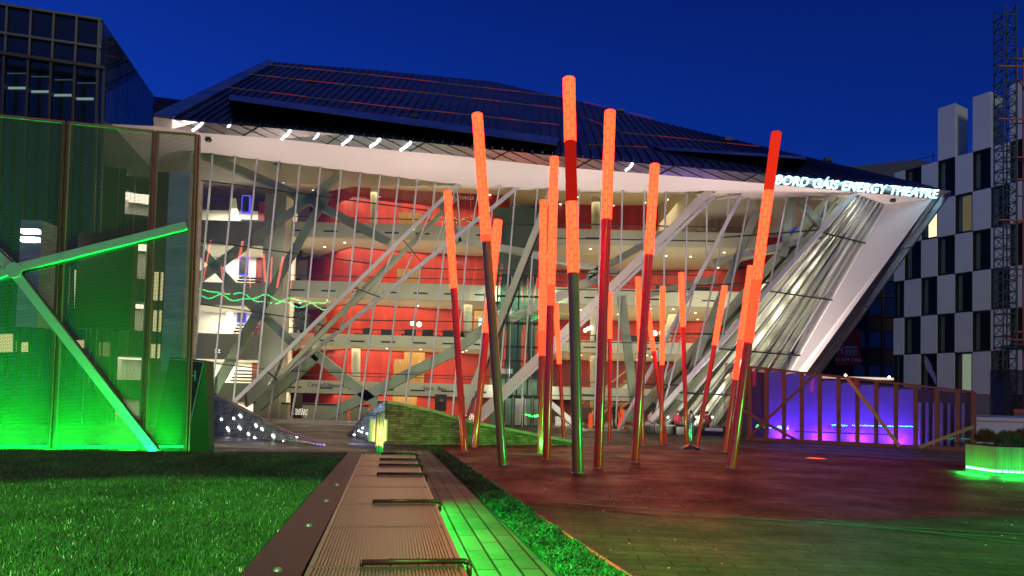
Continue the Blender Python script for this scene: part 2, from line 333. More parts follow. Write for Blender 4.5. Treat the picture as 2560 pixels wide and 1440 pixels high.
# ---------------------------------------------------------------- long metal bench
m_bench = mat('ribbed_bench_metal', (.25, .135, .11), .33, .70, .05, 1.2)
bench = thing('bench', 'long ribbed metal bench running beside the lawn towards the theatre', 'bench', tuple(BO))
bench.rotation_euler = (0, 0, math.atan2(dB.y, dB.x)-math.pi/2)
def bpart(b_, name, m, smooth=False):
    ob = b_.build(name, m, None, smooth); ob.parent = bench; return ob
joints = [-1.3]+[loc_y(G(960, y, ZB)) for y in (1414, 1314, 1258, 1216, 1188, 1165, 1151, 1136)]
xl, xr = -BW/2, BW/2
for a, c in zip(joints[:-1], joints[1:]):
    b_ = MB(); y0, y1 = a+.006, c-.006
    nr = 40; w = (xr-xl-.10)/nr
    b_.box((xl+.02, y0, ZB-.07), (xr-.02, y1, ZB-.012))
    for i in range(nr):
        x = xl+.05+i*w; b_.box((x, y0+.02, ZB-.0125), (x+w*.55, y1-.02, ZB))
    for x in (xl, xr-.035): b_.box((x, y0, ZB-.10), (x+.035, y1, ZB+.002))
    b_.box((xl+.035, y0, ZB-.0128), (xr-.035, y0+.018, ZB-.001)); b_.box((xl+.035, y1-.018, ZB-.0128), (xr-.035, y1, ZB-.001))
    bpart(b_, 'seat', m_bench)
bpart(MB().box((xl+.18, -2.0, 0.013), (xr-.30, joints[-1], ZB-.075)), 'plinth', m_black)
m_arm = mat('red_brown_arm_paint', (.07, .008, .007), .4, .1, .15)
for (yy, jy, u0_) in ((1411, 1414, 903), (1256, 1258, 933), (1188, 1188, 943), (1165, 1165, 948), (1151, 1151, 950), (1134, 1136, 955)):
    yb = loc_y(G(960, jy, ZB)); xa = (G(u0_, yy, ZB+.04)-BO).dot(dX)
    b_ = MB(); r_ = .020; pa = V((xa, yb, ZB+.024)); pb = V((xr+.01, yb, ZB+.024)); pc = V((xr+.045, yb, ZB+.005)); pd = V((xr+.045, yb, ZB-.09))
    b_.tube(pa, pb, r_, n=10); b_.tube(pb, pc, r_, n=10); b_.tube(pc, pd, r_, n=10)
    for t in (.28, .55, .8): b_.tube(V((xa+(xr-xa)*t, yb, ZB-.01)), V((xa+(xr-xa)*t, yb, ZB+.05)), .007, n=8)
    b_.tube(V((xa, yb, ZB-.01)), V((xa, yb, ZB+.038)), .014, n=8)
    bpart(b_, 'armrest', m_arm, True)
m_gled = emit('green_led_strip', (.0, 1.0, .09), 5)
LEDY = loc_y(G(1110, 1262)); LED0 = -3.0
bpart(MB().box((xr-.10, LED0, .30), (xr-.07, LEDY, .33)), 'light_strip', m_gled)
bpart(MB().box((xr-.3, LEDY, .013), (xr-.02, LEDY+.03, ZB-.08)), 'bracket', m_black)
pL = LB(xr-.05, (LED0+LEDY)/2, .32)
al = arealight('bench_green_light', tuple(pL), LEDY-LED0, 420, (.0, 1.0, .07), (1, 0, 0), .10, 120)
zax = -(dX*.92+V((0, 0, -.40))).normalized(); al.rotation_euler = Matrix((dB, zax.cross(dB), zax)).transposed().to_euler()

# ---------------------------------------------------------------- red light sticks
def stickmat(name, s, lo, hi):
    m, n, l, out = newmat(name)
    t = n.new('ShaderNodeTexCoord'); sx = n.new('ShaderNodeSeparateXYZ'); l.new(t.outputs['Object'], sx.inputs[0])
    at = n.new('ShaderNodeMath'); at.operation = 'ARCTAN2'; l.new(sx.outputs[1], at.inputs[0]); l.new(sx.outputs[0], at.inputs[1])
    cb = n.new('ShaderNodeCombineXYZ'); ma = n.new('ShaderNodeMath'); ma.operation = 'MULTIPLY'; ma.inputs[1].default_value = 1/math.pi; l.new(at.outputs[0], ma.inputs[0])
    l.new(sx.outputs[2], cb.inputs[0]); l.new(ma.outputs[0], cb.inputs[1])
    br = n.new('ShaderNodeTexBrick'); l.new(cb.outputs[0], br.inputs[0]); br.inputs['Scale'].default_value = 1; br.inputs['Brick Width'].default_value = .30; br.inputs['Row Height'].default_value = .25
    br.inputs['Mortar Size'].default_value = .05; br.inputs['Mortar Smooth'].default_value = 1.0
    br.inputs['Color1'].default_value = (*hi, 1); br.inputs['Color2'].default_value = (hi[0], hi[1]*.82, hi[2]*.8, 1); br.inputs['Mortar'].default_value = (*lo, 1)
    em = n.new('ShaderNodeEmission'); l.new(br.outputs[0], em.inputs[0]); em.inputs[1].default_value = s
    gl = n.new('ShaderNodeBsdfGlossy'); gl.inputs[1].default_value = .15; mi = n.new('ShaderNodeMixShader'); mi.inputs[0].default_value = .04
    l.new(em.outputs[0], mi.inputs[1]); l.new(gl.outputs[0], mi.inputs[2]); l.new(mi.outputs[0], out.inputs[0]); return m
m_lit = stickmat('lit_red_resin', 1.0, (9.0, .165, .050), (11.0, .30, .080))
m_deep = emit('glowing_red_resin', (.45, .010, .005), .9)
m_solid = emit('plain_lit_resin', (9.0, .135, .045), 1.0)
m_tube = mat('red_stick_tube', (.80, .035, .012), .22, .05, .12, 2, coat=.5)
m_olive = mat('brown_stick_tube', (.34, .13, .04), .3, .05, .2, 2, coat=.5)
sticks = [ # top, joint, base, widths top/base, label
 ((1119, 480), (1134, 723), (1161, 1128), 19, 17, 'leftmost red light stick, leaning left with its top below the theatre eave'),
 ((1193, 287), (1217, 608), (1257, 1162), 27, 23, 'tall red light stick with brown shaft, second from the left and leaning left'),
 ((1245, 552), (1215, 834), (1186, 1118), 22, 16, 'short red light stick leaning right, crossing behind the tall second stick'),
 ((1386, 395), (1376, 767), (1366, 1148), 22, 20, 'near upright red light stick just left of the tallest stick'),
 ((1359, 503), (1352, 891), (1352, 1133), 19, 17, 'red light stick with a very long glowing part, close behind its upright neighbour'),
 ((1422, 198), None, (1445, 1182), 31, 28, 'tallest light stick, with two glowing sections above a brown shaft'),
 ((1525, 280), (1516, 552), (1495, 1170), 28, 23, 'tall upright red light stick right of the tallest stick'),
 ((1637, 413), (1624, 639), (1587, 1155), 24, 21, 'tall red light stick leaning right over the middle of the theatre'),
 ((1941, 333), None, (1828, 1170), 26, 23, 'rightmost tall light stick with dark unlit tip, leaning right before the sign'),
 ((1876, 666), (1837, 950), (1813, 1130), 14, 13, 'light stick half hidden behind the rightmost tall stick, glowing low down'),
 ((1812, 716), (1788, 864), (1742, 1118), 14, 11, 'short right leaning light stick beside the sign stand'),
 ((1703, 683), (1709, 819), (1717, 1115), 14, 9, 'thin left leaning light stick in front of the two people in red'),
 ((1657, 717), (1656, 913), (1653, 1112), 13, 10, 'short upright light stick crossed by a left leaning one'),
 ((1595, 694), (1602, 905), (1608, 1113), 14, 9, 'thin light stick showing left of the tall right leaning stick'),
 ((1612, 717), (1634, 879), (1666, 1110), 13, 9, 'left leaning light stick crossing behind the short upright one'),
 ((1525, 733), (1524, 848), (1524, 1103), 12, 9, 'shortest upright light stick just right of a tall dark red shaft'),
 ((1389, 757), (1398, 910), (1410, 1094), 13, 9, 'left leaning farthest light stick between upright stick and tallest stick'),
]
for i, (tp, jt, bs, wt, wb, lab) in enumerate(sticks):
    B = G(*bs); T = AT(tp[0], tp[1], B.y); ax = T-B; H = ax.length
    t = thing('light_stick', lab, 'light stick', B, 'red light sticks on the plaza')
    t.rotation_euler = ax.to_track_quat('Z', 'Y').to_euler()
    k = B.y/F
    rtop, rbot = wt*k/2*1.0, wb*k/2*1.0
    def frac(v): return (bs[1]-v)/(bs[1]-tp[1])
    def seg(name, z0, z1, rs, re, m):
        b_ = MB(); b_.lathe((0, 0, 0), [(rs, z0*H), (re, z1*H)], 28)
        if z1 > .99: b_.lathe((0, 0, 0), [(re, z1*H), (re*.93, z1*H+.02), (0.001, z1*H+.03)], 28)
        me_o = b_.build(name, m, None, True); me_o.parent = t
    rr = lambda z: rbot+(rtop-rbot)*z
    if i == 5:
        f1, f2, f3 = frac(687), frac(510), frac(357)
        seg('shaft', 0, f1, rbot, rr(f1)*.96, m_olive); seg('lit_section', f1, f2, rr(f1), rr(f2), m_lit); seg('dim_section', f2, f3, rr(f2)*.97, rr(f3)*.97, m_deep); seg('lit_section', f3, 1, rr(f3), rtop, m_lit)
    elif i == 8:
        f1, f2, f3 = frac(860), frac(705), frac(480)
        seg('shaft', 0, f1, rbot, rr(f1)*.9, m_tube); seg('plain_section', f1, f2, rr(f1), rr(f2), m_solid); seg('lit_section', f2, f3, rr(f2), rr(f3), m_lit); seg('dim_section', f3, 1, rr(f3)*.98, rtop*.98, emit('red_tip_resin', (.80, .028, .010), 1.0))
    else:
        f1 = frac(jt[1]); low = {3: .14, 4: .16, 1: .05, 9: .35, 10: 0}.get(i, 0)
        seg('shaft', 0, f1, rbot, rr(f1)*.94, m_olive if i in (1,) else m_tube)
        if low:
            f2 = f1+(1-f1)*low; seg('plain_section', f1, f2, rr(f1), rr(f2), m_solid); seg('lit_section', f2, 1, rr(f2), rtop, m_lit)
        else: seg('lit_section', f1, 1, rr(f1), rtop, m_lit)
    b_ = MB(); b_.lathe((0, 0, 0), [(rbot*1.18, 0), (rbot*1.18, .012), (rbot, .02)], 24); fo = b_.build('base_ring', m_steel, None, True); fo.parent = t
# ================================================================ THEATRE
ZS = 14.1
th = thing('theatre', 'glass fronted theatre with slanting dark blue roof, white soffit and crystal shaped facade', 'theatre', (0, 40, 0))
YC = G(900, 1060).y      # plane of the central facade
A0 = G(496, 380, ZS); A1 = G(1130, 460, ZS); pA = VP(A0, A1)
pC = (V((0, YC, 0)), V((0, -1, 0)))
L4t = G(1850, 497, ZS); L4b = G(1545, 1080); L5t = G(2137, 485, ZS)
pE = PLN(L4t, L5t, L4b)
L5b = PL(1605, 1078, *pE)
Ft = G(2211, 511, ZS); Fb = G(1880, 1084); pF = PLN(L5t, Ft, Fb)
L1 = ((1145, 460), (585, 1005)); L2 = ((1300, 465), (615, 1015))
nF = V((0, -1, 0))
# ---- glazing
glz = []
def pane(pts, name='glazing', m=None):
    b_ = MB(); b_.add(pts, [tuple(range(len(pts)))]); return b_.build(name, m or m_glass, th)
pane([PL(455, 378, *pA), PL(*L1[0], *pA), PL(*L1[1], *pA), PL(440, 1058, *pA)])
b_ = MB(); q = [PL(*L1[0], *pA), PL(*L2[0], *pC), PL(*L2[1], *pC), PL(*L1[1], *pA)]
b_.add(q, [(0, 1, 2), (0, 2, 3)]); b_.build('glazing', m_glassc, th)
pane([PL(1300, 465, *pC), AT(1850, 486, YC), PL(1545, 1080, *pC), PL(640, 1052, *pC), PL(615, 1015, *pC)], m=m_glassc)
b_ = MB(); q = [AT(1850, 490, YC), L4t, L4b]
b_.build('glazing', m_glass, th) if False else None
pane([L4t, L5t, L5b, L4b], m=m_glassc)
m_fglass = glass('slanting_glass', (.74, .80, .72), .35, .02, dirt=.05)
b_ = MB(); b_.add([L5t, Ft, Fb, L5b], [(0, 1, 2), (0, 2, 3)]); b_.build('glazing', m_fglass, th)

def mull(p, q, n, w=.085, d=.16, name='mullion', m=None, off=0.0):
    return MB().beam(p, q, w, d, n, off).build(name, m or m_frame, th)
# A mullions: measured tops and slopes, cut by the first diagonal or the ground
tops = [(480, 378, -.090), (533, 382, -.090), (589, 390, -.097), (643, 398, -.098), (697, 405, -.10), (750, 412, -.098), (801, 419, -.0965), (853, 425, -.10), (901, 433, -.101), (950, 438, -.11), (996, 443, -.099), (1042, 449, -.095), (1087, 455, -.085)]
for (x, y, s) in tops:
    lo = (x+s*(1010-y), 1010)
    X_ = sect((x, y), lo, *L1)
    end = X_ if X_[1] < 1003 else (x+s*(1056-y), 1056)
    mull(PL(x, y, *pA), PL(*end, *pA), pA[1])
def inter_transom(plane, a, b, w=.05): MB().beam(PL(*a, *plane), PL(*b, *plane), w, .10, plane[1], .02).build('transom', m_dark, th)
for a, b in (((450, 445), (1083, 529)), ((450, 596), (938, 661)), ((450, 753), (795, 804)), ((450, 898), (668, 924)), ((1079, 527), (1150, 535))):
    b = sect(a, b, *L1); inter_transom(pA, a, b)
# B
def onL(Lp, y): (x1, y1), (x2, y2) = Lp; return (x1+(x2-x1)*(y-y1)/(y2-y1), y)
MB().beam(PL(*L1[0], *pA), PL(*L1[1], *pA), .20, .22, pA[1], -.02).build('diagonal_frame', m_frame, th)
MB().beam(PL(*L2[0], *pC), PL(*L2[1], *pC), .20, .22, pC[1], -.02).build('diagonal_frame', m_frame, th)
for y1, y2 in ((461, 640), (463, 584), (522, 703), (606, 768), (694, 828), (781, 894), (878, 959), (975, 1012)):
    a = PL(*onL(L1, max(y1, 461)), *pA); c = PL(*onL(L2, y2), *pC); mull(a, c, nF, .07)
for x1, y1, y2 in ((1200, 463, 560), (1250, 464, 512)):
    mull(G(x1, y1, ZS), PL(*onL(L2, y2), *pC), nF, .07)
for y1, y2 in ((596, 640), (718, 724), (809, 806), (925, 930)):
    inter = (PL(*onL(L1, y1), *pA), PL(*onL(L2, y2+20), *pC)); MB().beam(*inter, .05, .08, nF).build('transom', m_dark, th)
# C
Cm = [(1289, 467, -.081), (1344, 463, -.074), (1231, 516, -.083), (1173, 562, -.088), (1112, 615, -.100), (1052, 664, -.109), (997, 709, -.118), (937, 756, -.130), (877, 806, -.140), (816, 856, -.157), (752, 909, -.160), (686, 962, -.159)]
for (x, y, s) in Cm:
    yb = 1062; a = (x-s*(y-y), y)
    if x < 1289: a = sect((x, y), (x+s*100, y+100), *L2)
    mull(PL(*a, *pC), PL(x+s*(yb-y), yb, *pC), nF)
inter_transom(pC, sect((800, 799), (1400, 809), *L2), (1375, 808)); inter_transom(pC, sect((731, 928), (1137, 940), *L2), (1375, 947)); inter_transom(pC, (1130, 674), (1400, 680), .05) ; inter_transom(pC, sect((1100, 672), (1400, 680), *L2), (1130, 674)); inter_transom(pC, sect((1100, 558), (1400, 563), *L2), (1400, 565))
# D
L4 = ((1850, 497), (1545, 1080))
for (x, y, s) in [(1395, 463, -.045), (1448, 466, -.035), (1503, 468, -.030), (1556, 470, -.028), (1611, 473, -.025), (1664, 476, -.022), (1717, 479, -.018), (1767, 482, -.016), (1819, 488, -.015)]:
    X_ = sect((x, y), (x+s*100, y+100), *L4)
    e_ = X_ if X_[1] < 1065 else (x+s*(1065-y), 1065)
    mull(PL(x, y, *pC), PL(*e_, *pC), nF, .075)
for (ya, yb) in ((560, 569), (596, 604), (682, 690), (723, 732), (853, 862), (988, 998)):
    a = (1375, ya); b = sect(a, (1800, yb), *L4); inter_transom(pC, a, b)
# L4, E
MB().beam(PL(1850, 490, *pC), PL(1545, 1080, *pC), .20, .24, nF, .0).build('diagonal_frame', m_frame, th)
mull(L4t, L4b, pE[1], .12)
L5 = ((2137, 485), (1605, 1078))
for (x, y, x2, y2) in ((1873, 496, 1803, 850), (1917, 494, 1862, 780), (1967, 492, 1925, 708), (2019, 490, 1989, 638), (2069, 489, 2055, 562)):
    e_ = sect((x, y), (x2, y2), *L5)
    mull(PL(x, y, *pE), PL(*e_, *pE), pE[1], .09)
for (x, y, x2, y2) in ((1807, 595, 1784, 700), (1740, 705, 1705, 840), (1700, 790, 1650, 990)):
    a = sect((x, y), (x2, y2), *L4); e_ = sect((x, y), (x2, y2), *L5); mull(PL(*a, *pE), PL(*e_, *pE), pE[1], .09)
for a, b in (((1807, 595), (2040, 577)), ((1800, 713), (1918, 708)), ((1684, 836), (1809, 836)), ((1625, 962), (1719, 965))):
    inter_transom(pE, sect(a, b, *L4), sect(a, b, *L5))
MB().beam(L5t, L5b, .26, .26, pE[1], -.02).build('diagonal_frame', m_frame, th)
# F bars and light lines
m_bar = mat('white_fin', (.80, .80, .78), .35, .1, .05)
NB = 7
for i in range(NB+1):
    k = i/NB; a = L5t.lerp(Ft, k); c = L5b.lerp(Fb, k)
    if i: MB().beam(a, c, .085 if i < NB else .12, .12, pF[1], .02).build('fin', m_bar if i % 2 else m_frame, th)
for t in (.17, .42, .66, .84):
    MB().beam(L5t.lerp(L5b, t), Ft.lerp(Fb, t), .08, .10, pF[1], .15).build('transom', m_dark, th)
# backing wall, fins and lamps behind F
bk = -pF[1]*1.6
b_ = MB(); b_.add([L5t+bk, Ft+bk, Fb+bk, L5b+bk], [(0, 1, 2), (0, 2, 3)]); b_.build('inner_wall', m_plaster2, th)
m_dstrip = mat('dark_green_strip', (.07, .085, .06), .5, 0, .2, 2)
for i in range(NB):
    for k0, k1, m_ in ((i/NB, (i+.42)/NB, m_dstrip), ((i+.42)/NB, (i+1)/NB, m_plaster)):
        q = [L5t.lerp(Ft, k0), L5t.lerp(Ft, k1), L5b.lerp(Fb, k1), L5b.lerp(Fb, k0)]
        off_ = bk*(.55 if m_ is m_dstrip else .40)
        MB().add([p+off_ for p in q], [(0, 1, 2), (0, 2, 3)]).build('inner_strip', m_, th)
cF = (L5t+Ft+Fb+L5b)/4
# ---- G reveal, H end face, fascia, soffit
Gt = G(2331, 497, ZS); Gb = G(1906, 1084); Ht = G(2378, 477, ZS+.2); Hb = G(1941, 1084)
Ht = Gt+(G(2378, 490, ZS)-Gt)*1.0; Ht.z = Zof(478, 2378, Ht.y)
m_soff = mat('white_soffit', (.68, .64, .62), .55, 0, .03, .4)
b_ = MB(); b_.prism([Ft, Gt, Gb, Fb], (.0, .25, .0)); b_.build('end_reveal', m_soff, th)
def metal(name, c, rough=.30, wavy=.12, sc=.9):
    m, n, l, out = newmat(name); b = n.new('ShaderNodeBsdfPrincipled'); l.new(b.outputs[0], out.inputs[0])
    b.inputs['Metallic'].default_value = .95; b.inputs['Roughness'].default_value = rough; b.inputs['Base Color'].default_value = (*c, 1)
    t = n.new('ShaderNodeTexCoord'); nz = n.new('ShaderNodeTexNoise'); nz.inputs['Scale'].default_value = sc; nz.inputs['Detail'].default_value = 2; l.new(t.outputs['Object'], nz.inputs['Vector'])
    bp = n.new('ShaderNodeBump'); bp.inputs['Strength'].default_value = wavy; bp.inputs['Distance'].default_value = .3; l.new(nz.outputs['Fac'], bp.inputs['Height']); l.new(bp.outputs[0], b.inputs['Normal']); return m
m_fascia = metal('stainless_fascia', (.50, .44, .42))
hd = V((.3, .5, 0))
b_ = MB(); b_.prism([Gt, Ht, Hb, Gb], hd); b_.build('end_fascia', metal('dark_steel_fascia', (.20, .17, .18), .28, .3, .8), th)
sm = MB()
for t in (.22, .46, .70): sm.beam(Gt.lerp(Gb, t)+V((0, -.004, 0)), Ht.lerp(Hb, t)+V((0, -.004, 0)), .05, .02, nF)
sm.beam(Gt.lerp(Ht, .45)+V((0, -.004, 0)), Gb.lerp(Hb, .45)+V((0, -.004, 0)), .04, .02, nF)
sm.build('fascia_seam', m_dark, th)
fb = [(430, 322), (496, 332), (700, 347), (780, 358), (1123, 388), (1412, 419), (1650, 437), (1900, 458), (2130, 479), (2331, 497)]
ft = [(384, 291), (436, 300), (715, 323), (900, 340), (1080, 358), (1231, 374), (1400, 391), (1673, 414), (1916, 436), (2376, 477)]
def lerp_px(pl, x):
    for (a, b), (c, d) in zip(pl[:-1], pl[1:]):
        if a <= x <= c: return b+(d-b)*(x-a)/(c-a)
    return pl[0][1]+(x-pl[0][0])*(pl[1][1]-pl[0][1])/(pl[1][0]-pl[0][0]) if x < pl[0][0] else pl[-1][1]
eb = []; et = []
xs = [384, 430, 496, 600, 700, 850, 1000, 1123, 1280, 1412, 1530, 1650, 1780, 1900, 2015, 2130, 2230, 2331]
E_a = G(496, 332, ZS); E_b = G(2331, 497, ZS); pEave = VP(E_a, E_b)
for x in xs:
    pb_ = G(x, lerp_px(fb, x), ZS); pt_ = AT(x, lerp_px(ft, x), pb_.y-.35); eb.append(pb_); et.append(pt_)
b_ = MB()
for i in range(len(xs)-1): b_.add([eb[i], eb[i+1], et[i+1], et[i]], [(0, 1, 2, 3)])
tip_t = AT(2378, 477, et[-1].y); b_.add([eb[-1], Ht, tip_t, et[-1]], [(0, 1, 2, 3)])
b_.build('fascia', m_fascia, th)
# diagonal seams of the fascia
sm = MB()
for x in range(440, 2320, 52):
    xb = x+70
    if xb > 2325: break
    c = G(xb, lerp_px(fb, xb), ZS)+pEave[1]*.03; a = AT(x, lerp_px(ft, x), G(x, lerp_px(fb, x), ZS).y-.37)
    sm.beam(a, c, .03, .02, pEave[1])
    if (x//52) % 4 == 0:
        x2 = x-40
        if x2 > 430:
            c2 = G(x2, lerp_px(fb, x2), ZS)+pEave[1]*.03; sm.beam(a, c2, .05, .02, pEave[1], .003)
sm.build('fascia_seam', m_dark, th)
# glowing tubes added in place of reflected light streaks on the fascia
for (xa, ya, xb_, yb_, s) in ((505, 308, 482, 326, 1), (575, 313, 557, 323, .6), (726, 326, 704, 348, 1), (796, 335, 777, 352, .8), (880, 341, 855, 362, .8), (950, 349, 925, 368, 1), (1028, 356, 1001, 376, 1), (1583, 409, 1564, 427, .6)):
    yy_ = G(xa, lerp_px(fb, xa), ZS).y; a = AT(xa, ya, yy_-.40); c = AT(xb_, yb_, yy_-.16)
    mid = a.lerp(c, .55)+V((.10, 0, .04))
    MB().tube(a, mid, .03*s+.015, n=8).tube(mid, c, .03*s+.015, n=8).build('reflected_streak', m_led_w, th)
# soffit: one sheet from the eave back over the glass
m_soffit = mat('soffit_panels', (.70, .62, .60), .45, 0, .03, .4, stretch=(.3, 2, 1))
sp_ = [eb[0], eb[-1], Ft, L5t+V((0, 1, 0)), V((28, YC+6, ZS)), V((-32, YC+6, ZS)), V((-32, eb[0].y, ZS))]
sp_ = [V((p.x, p.y, ZS+.003)) for p in sp_]
tri = MB(); back = YC+14; xcut = 0
prev = None
q_ = [eb[i] for i in range(len(xs))]
for i in range(len(xs)-1):
    a, c = q_[i], q_[i+1]
    bk_ = YC+.3 if c.x < L4t.x-1 else back
    if c.x <= L5t.x+.01: tri.add([V((a.x, a.y, ZS)), V((c.x, c.y, ZS)), V((c.x, bk_, ZS)), V((a.x, bk_, ZS))], [(0, 1, 2, 3)]); xcut = c.x if bk_ < back else xcut
    last = c if c.x <= L5t.x+.01 else last
tri.add([V((last.x, last.y, ZS)), V((Gt.x, Gt.y, ZS)), V((Ft.x, Ft.y, ZS)), V((L5t.x, L5t.y, ZS)), V((last.x, back, ZS))], [(0, 1, 2, 3, 4)])
tri.add([V((-34, eb[0].y-1, ZS)), V((eb[0].x, eb[0].y, ZS)), V((eb[0].x, YC+.3, ZS)), V((-34, YC+.3, ZS))], [(0, 1, 2, 3)])
def ZC(y): return 15.0+.15*(y-YC-.3)
up_c = MB(); y0_, y1_ = YC+.3, back
up_c.quad((-34, y0_, ZC(y0_)), (xcut, y0_, ZC(y0_)), (xcut, y1_, ZC(y1_)), (-34, y1_, ZC(y1_))).quad((-34, y0_, ZS), (xcut, y0_, ZS), (xcut, y0_, ZC(y0_)), (-34, y0_, ZC(y0_))).quad((xcut, y0_, ZS), (xcut, y1_, ZS), (xcut, y1_, ZC(y1_)), (xcut, y0_, ZC(y0_)))
up_c.build('foyer_ceiling', m_plaster, th)
tri.build('soffit', m_soffit, th)
for (u, v, pl) in ((521, 344, None), (2232, 497, None)):
    p = G(u, v, ZS); MB().lathe(p+V((0, 0, -.22)), [(.001, 0), (.14, .04), (.18, .12), (.10, .22)], 14).build('camera_dome', m_dark, th, True)

# ---- roof
E1 = et[1]; E2 = et[13]; te = (E2-E1); te.normalize()
back_h = V((-te.y, te.x, 0)).normalized(); slope = math.tan(R(31))
pR = (E1, (te.cross(back_h+V((0, 0, slope)))).normalized())
if pR[1].z < 0: pR = (pR[0], -pR[1])
def RP(u, v, lift=0.0): return PL(u, v, pR[0]+pR[1]*lift, pR[1])
def seammat(name, c):
    m = mat(name, c, .38, .75, .25, .6, spec=.5, rvar=.1); return m
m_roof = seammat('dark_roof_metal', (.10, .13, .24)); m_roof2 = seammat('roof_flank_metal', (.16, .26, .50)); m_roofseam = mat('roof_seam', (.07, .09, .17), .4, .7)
outline = [(384, 291), (668, 153), (700, 156), (960, 177), (1235, 204), (1443, 253), (1552, 281), (1814, 344), (2015, 393), (2072, 404), (2220, 443), (2378, 477)]
lowpts = [et[i] for i in range(len(xs)-1, -1, -1)]
top3 = [RP(u, v) for u, v in outline]
b_ = MB(); allp = top3+[p for p in lowpts[1:-1]]
b_.add(allp, [tuple(range(len(allp)))]); 
for i in range(len(top3)-1): b_.add([top3[i], top3[i+1], top3[i+1]+V((0, .3, -.25)), top3[i]+V((0, .3, -.25))], [(0, 1, 2, 3)])
roof = b_.build('roof', m_roof, th)
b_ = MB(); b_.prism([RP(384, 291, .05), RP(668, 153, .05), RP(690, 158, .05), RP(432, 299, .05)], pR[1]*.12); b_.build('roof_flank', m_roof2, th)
sm = MB()
for i in range(76):
    k = i/75; ut = 700+(2015-700)*k; ub = 470+(2330-470)*k**1.05
    vt = lerp_px(outline, ut)+2; vb = lerp_px(ft, ub)-3
    sm.beam(RP(ut, vt), RP(ub, vb), .06, .09, pR[1], .003)
sm.build('roof_seams', m_roofseam, th)
m_rl = emit('roof_red_light', (1, .05, .02), .22); m_rg = emit('roof_green_light', (.30, .20, .06), .10); m_cable = mat('roof_cable', (.22, .12, .08), .5, .4)
for line in ([(674, 162), (1000, 195), (1403, 242), (1634, 297)], [(625, 186), (780, 203), (1100, 236), (1403, 272), (1552, 331), (1900, 367)], [(569, 219), (969, 267), (1200, 290), (1398, 313)], [(1466, 362), (1619, 369)]):
    for j, (a, b) in enumerate(zip(line[:-1], line[1:])):
        p, q = RP(*a, .22), RP(*b, .22); n_ = int((q-p).length/.9)
        MB().tube(p, q, .018, n=6).build('roof_cable', m_cable, th)
        nc = 4
        for i in range(nc):
            red = (j + i) % 2 == 1
            MB().tube(p.lerp(q, (i+.03)/nc)+V((0, 0, .03)), p.lerp(q, (i+.97)/nc)+V((0, 0, .03)), .022, n=6).build('roof_light_line', m_rl if red else m_rg, th)
def wedge(t0, t1, b0, b1, h, name='roof_lantern'):
    a, c = RP(*t0, h), RP(*t1, .05); d_, e_ = RP(*b0, h), RP(*b1, .05)
    b_ = MB(); lo = [RP(*b0, 0), RP(*b1, 0)]
    b_.add([a, c, e_, d_], [(0, 1, 2, 3)]); b_.add([d_, e_, lo[1], lo[0]], [(0, 1, 2, 3)]); b_.add([a, d_, lo[0], RP(*t0, 0)], [(0, 1, 2, 3)]); b_.build(name, m_roof, th)
    return d_, e_
def lantern(top, bot, h0, h1):
    n_ = 8; b_ = MB(); sh = MB()
    for i in range(n_):
        k0, k1 = i/n_, (i+1)/n_; P4 = []
        for k in (k0, k1):
            h = h0+(h1-h0)*k; t = (top[0][0]+(top[1][0]-top[0][0])*k, top[0][1]+(top[1][1]-top[0][1])*k); bb = (bot[0][0]+(bot[1][0]-bot[0][0])*k, bot[0][1]+(bot[1][1]-bot[0][1])*k)
            P4.append((RP(*t, h), RP(*bb, h), RP(bb[0], bb[1]+6, 0.01), RP(*t, 0.01)))
        a, c = P4
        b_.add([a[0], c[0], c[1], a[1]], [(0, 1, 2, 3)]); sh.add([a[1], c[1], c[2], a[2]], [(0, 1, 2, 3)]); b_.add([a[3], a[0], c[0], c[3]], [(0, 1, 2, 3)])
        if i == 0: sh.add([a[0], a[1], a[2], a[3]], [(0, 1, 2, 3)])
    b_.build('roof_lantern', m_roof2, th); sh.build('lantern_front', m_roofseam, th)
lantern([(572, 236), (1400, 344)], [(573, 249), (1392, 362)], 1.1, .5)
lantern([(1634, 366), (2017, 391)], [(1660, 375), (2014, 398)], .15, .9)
for (u, v) in ((780, 205), (1036, 296), (1552, 280), (1820, 352), (2070, 404)): 
    p = RP(u, v, .02); MB().box((p.x-.25, p.y-.15, p.z), (p.x+.25, p.y+.15, p.z+.22)).build('roof_fixture', m_dark, th)

# ---- lettering on the eave
ta = PL(1937, 460, *pEave)+pEave[1]*.30; tb = PL(2345, 497, *pEave)+pEave[1]*.30; ta = AT(1937, 460, G(1937, lerp_px(fb, 1937), ZS).y-.42); tb = AT(2345, 497, G(2331, 497, ZS).y-.42)
cu = bpy.data.curves.new('lettering', 'FONT'); cu.body = 'BORD GÁIS ENERGY THEATRE'; cu.size = 1; cu.extrude = .05; cu.offset = .006; cu.shear = .32; cu.space_character = 1.08
tmp = bpy.data.objects.new('lettering_tmp', cu); COL.objects.link(tmp); bpy.context.view_layer.update()
me = bpy.data.meshes.new_from_object(tmp.evaluated_get(bpy.context.evaluated_depsgraph_get())); COL.objects.unlink(tmp); bpy.data.objects.remove(tmp)
co = np.empty(len(me.vertices)*3); me.vertices.foreach_get('co', co); co = co.reshape(-1, 3)
wd = co[:, 0].max()-co[:, 0].min(); ln = (tb-ta).length; hcap = .72
hz = 24*ta.y/F                 # cap height in metres
xd = (tb-ta).normalized(); zd = V((0, 0, 1)); yd = pEave[1]
new = []
for c in co:
    p = ta+xd*((c[0]-co[:, 0].min())/wd*ln)+zd*(c[1]/hcap*hz)+yd*(c[2]*1.0+.05); new += list(p)
me.vertices.foreach_set('co', new); me.update(); me.materials.clear(); me.materials.append(emit('sign_glow', (.42, .82, 1.0), 3.6))
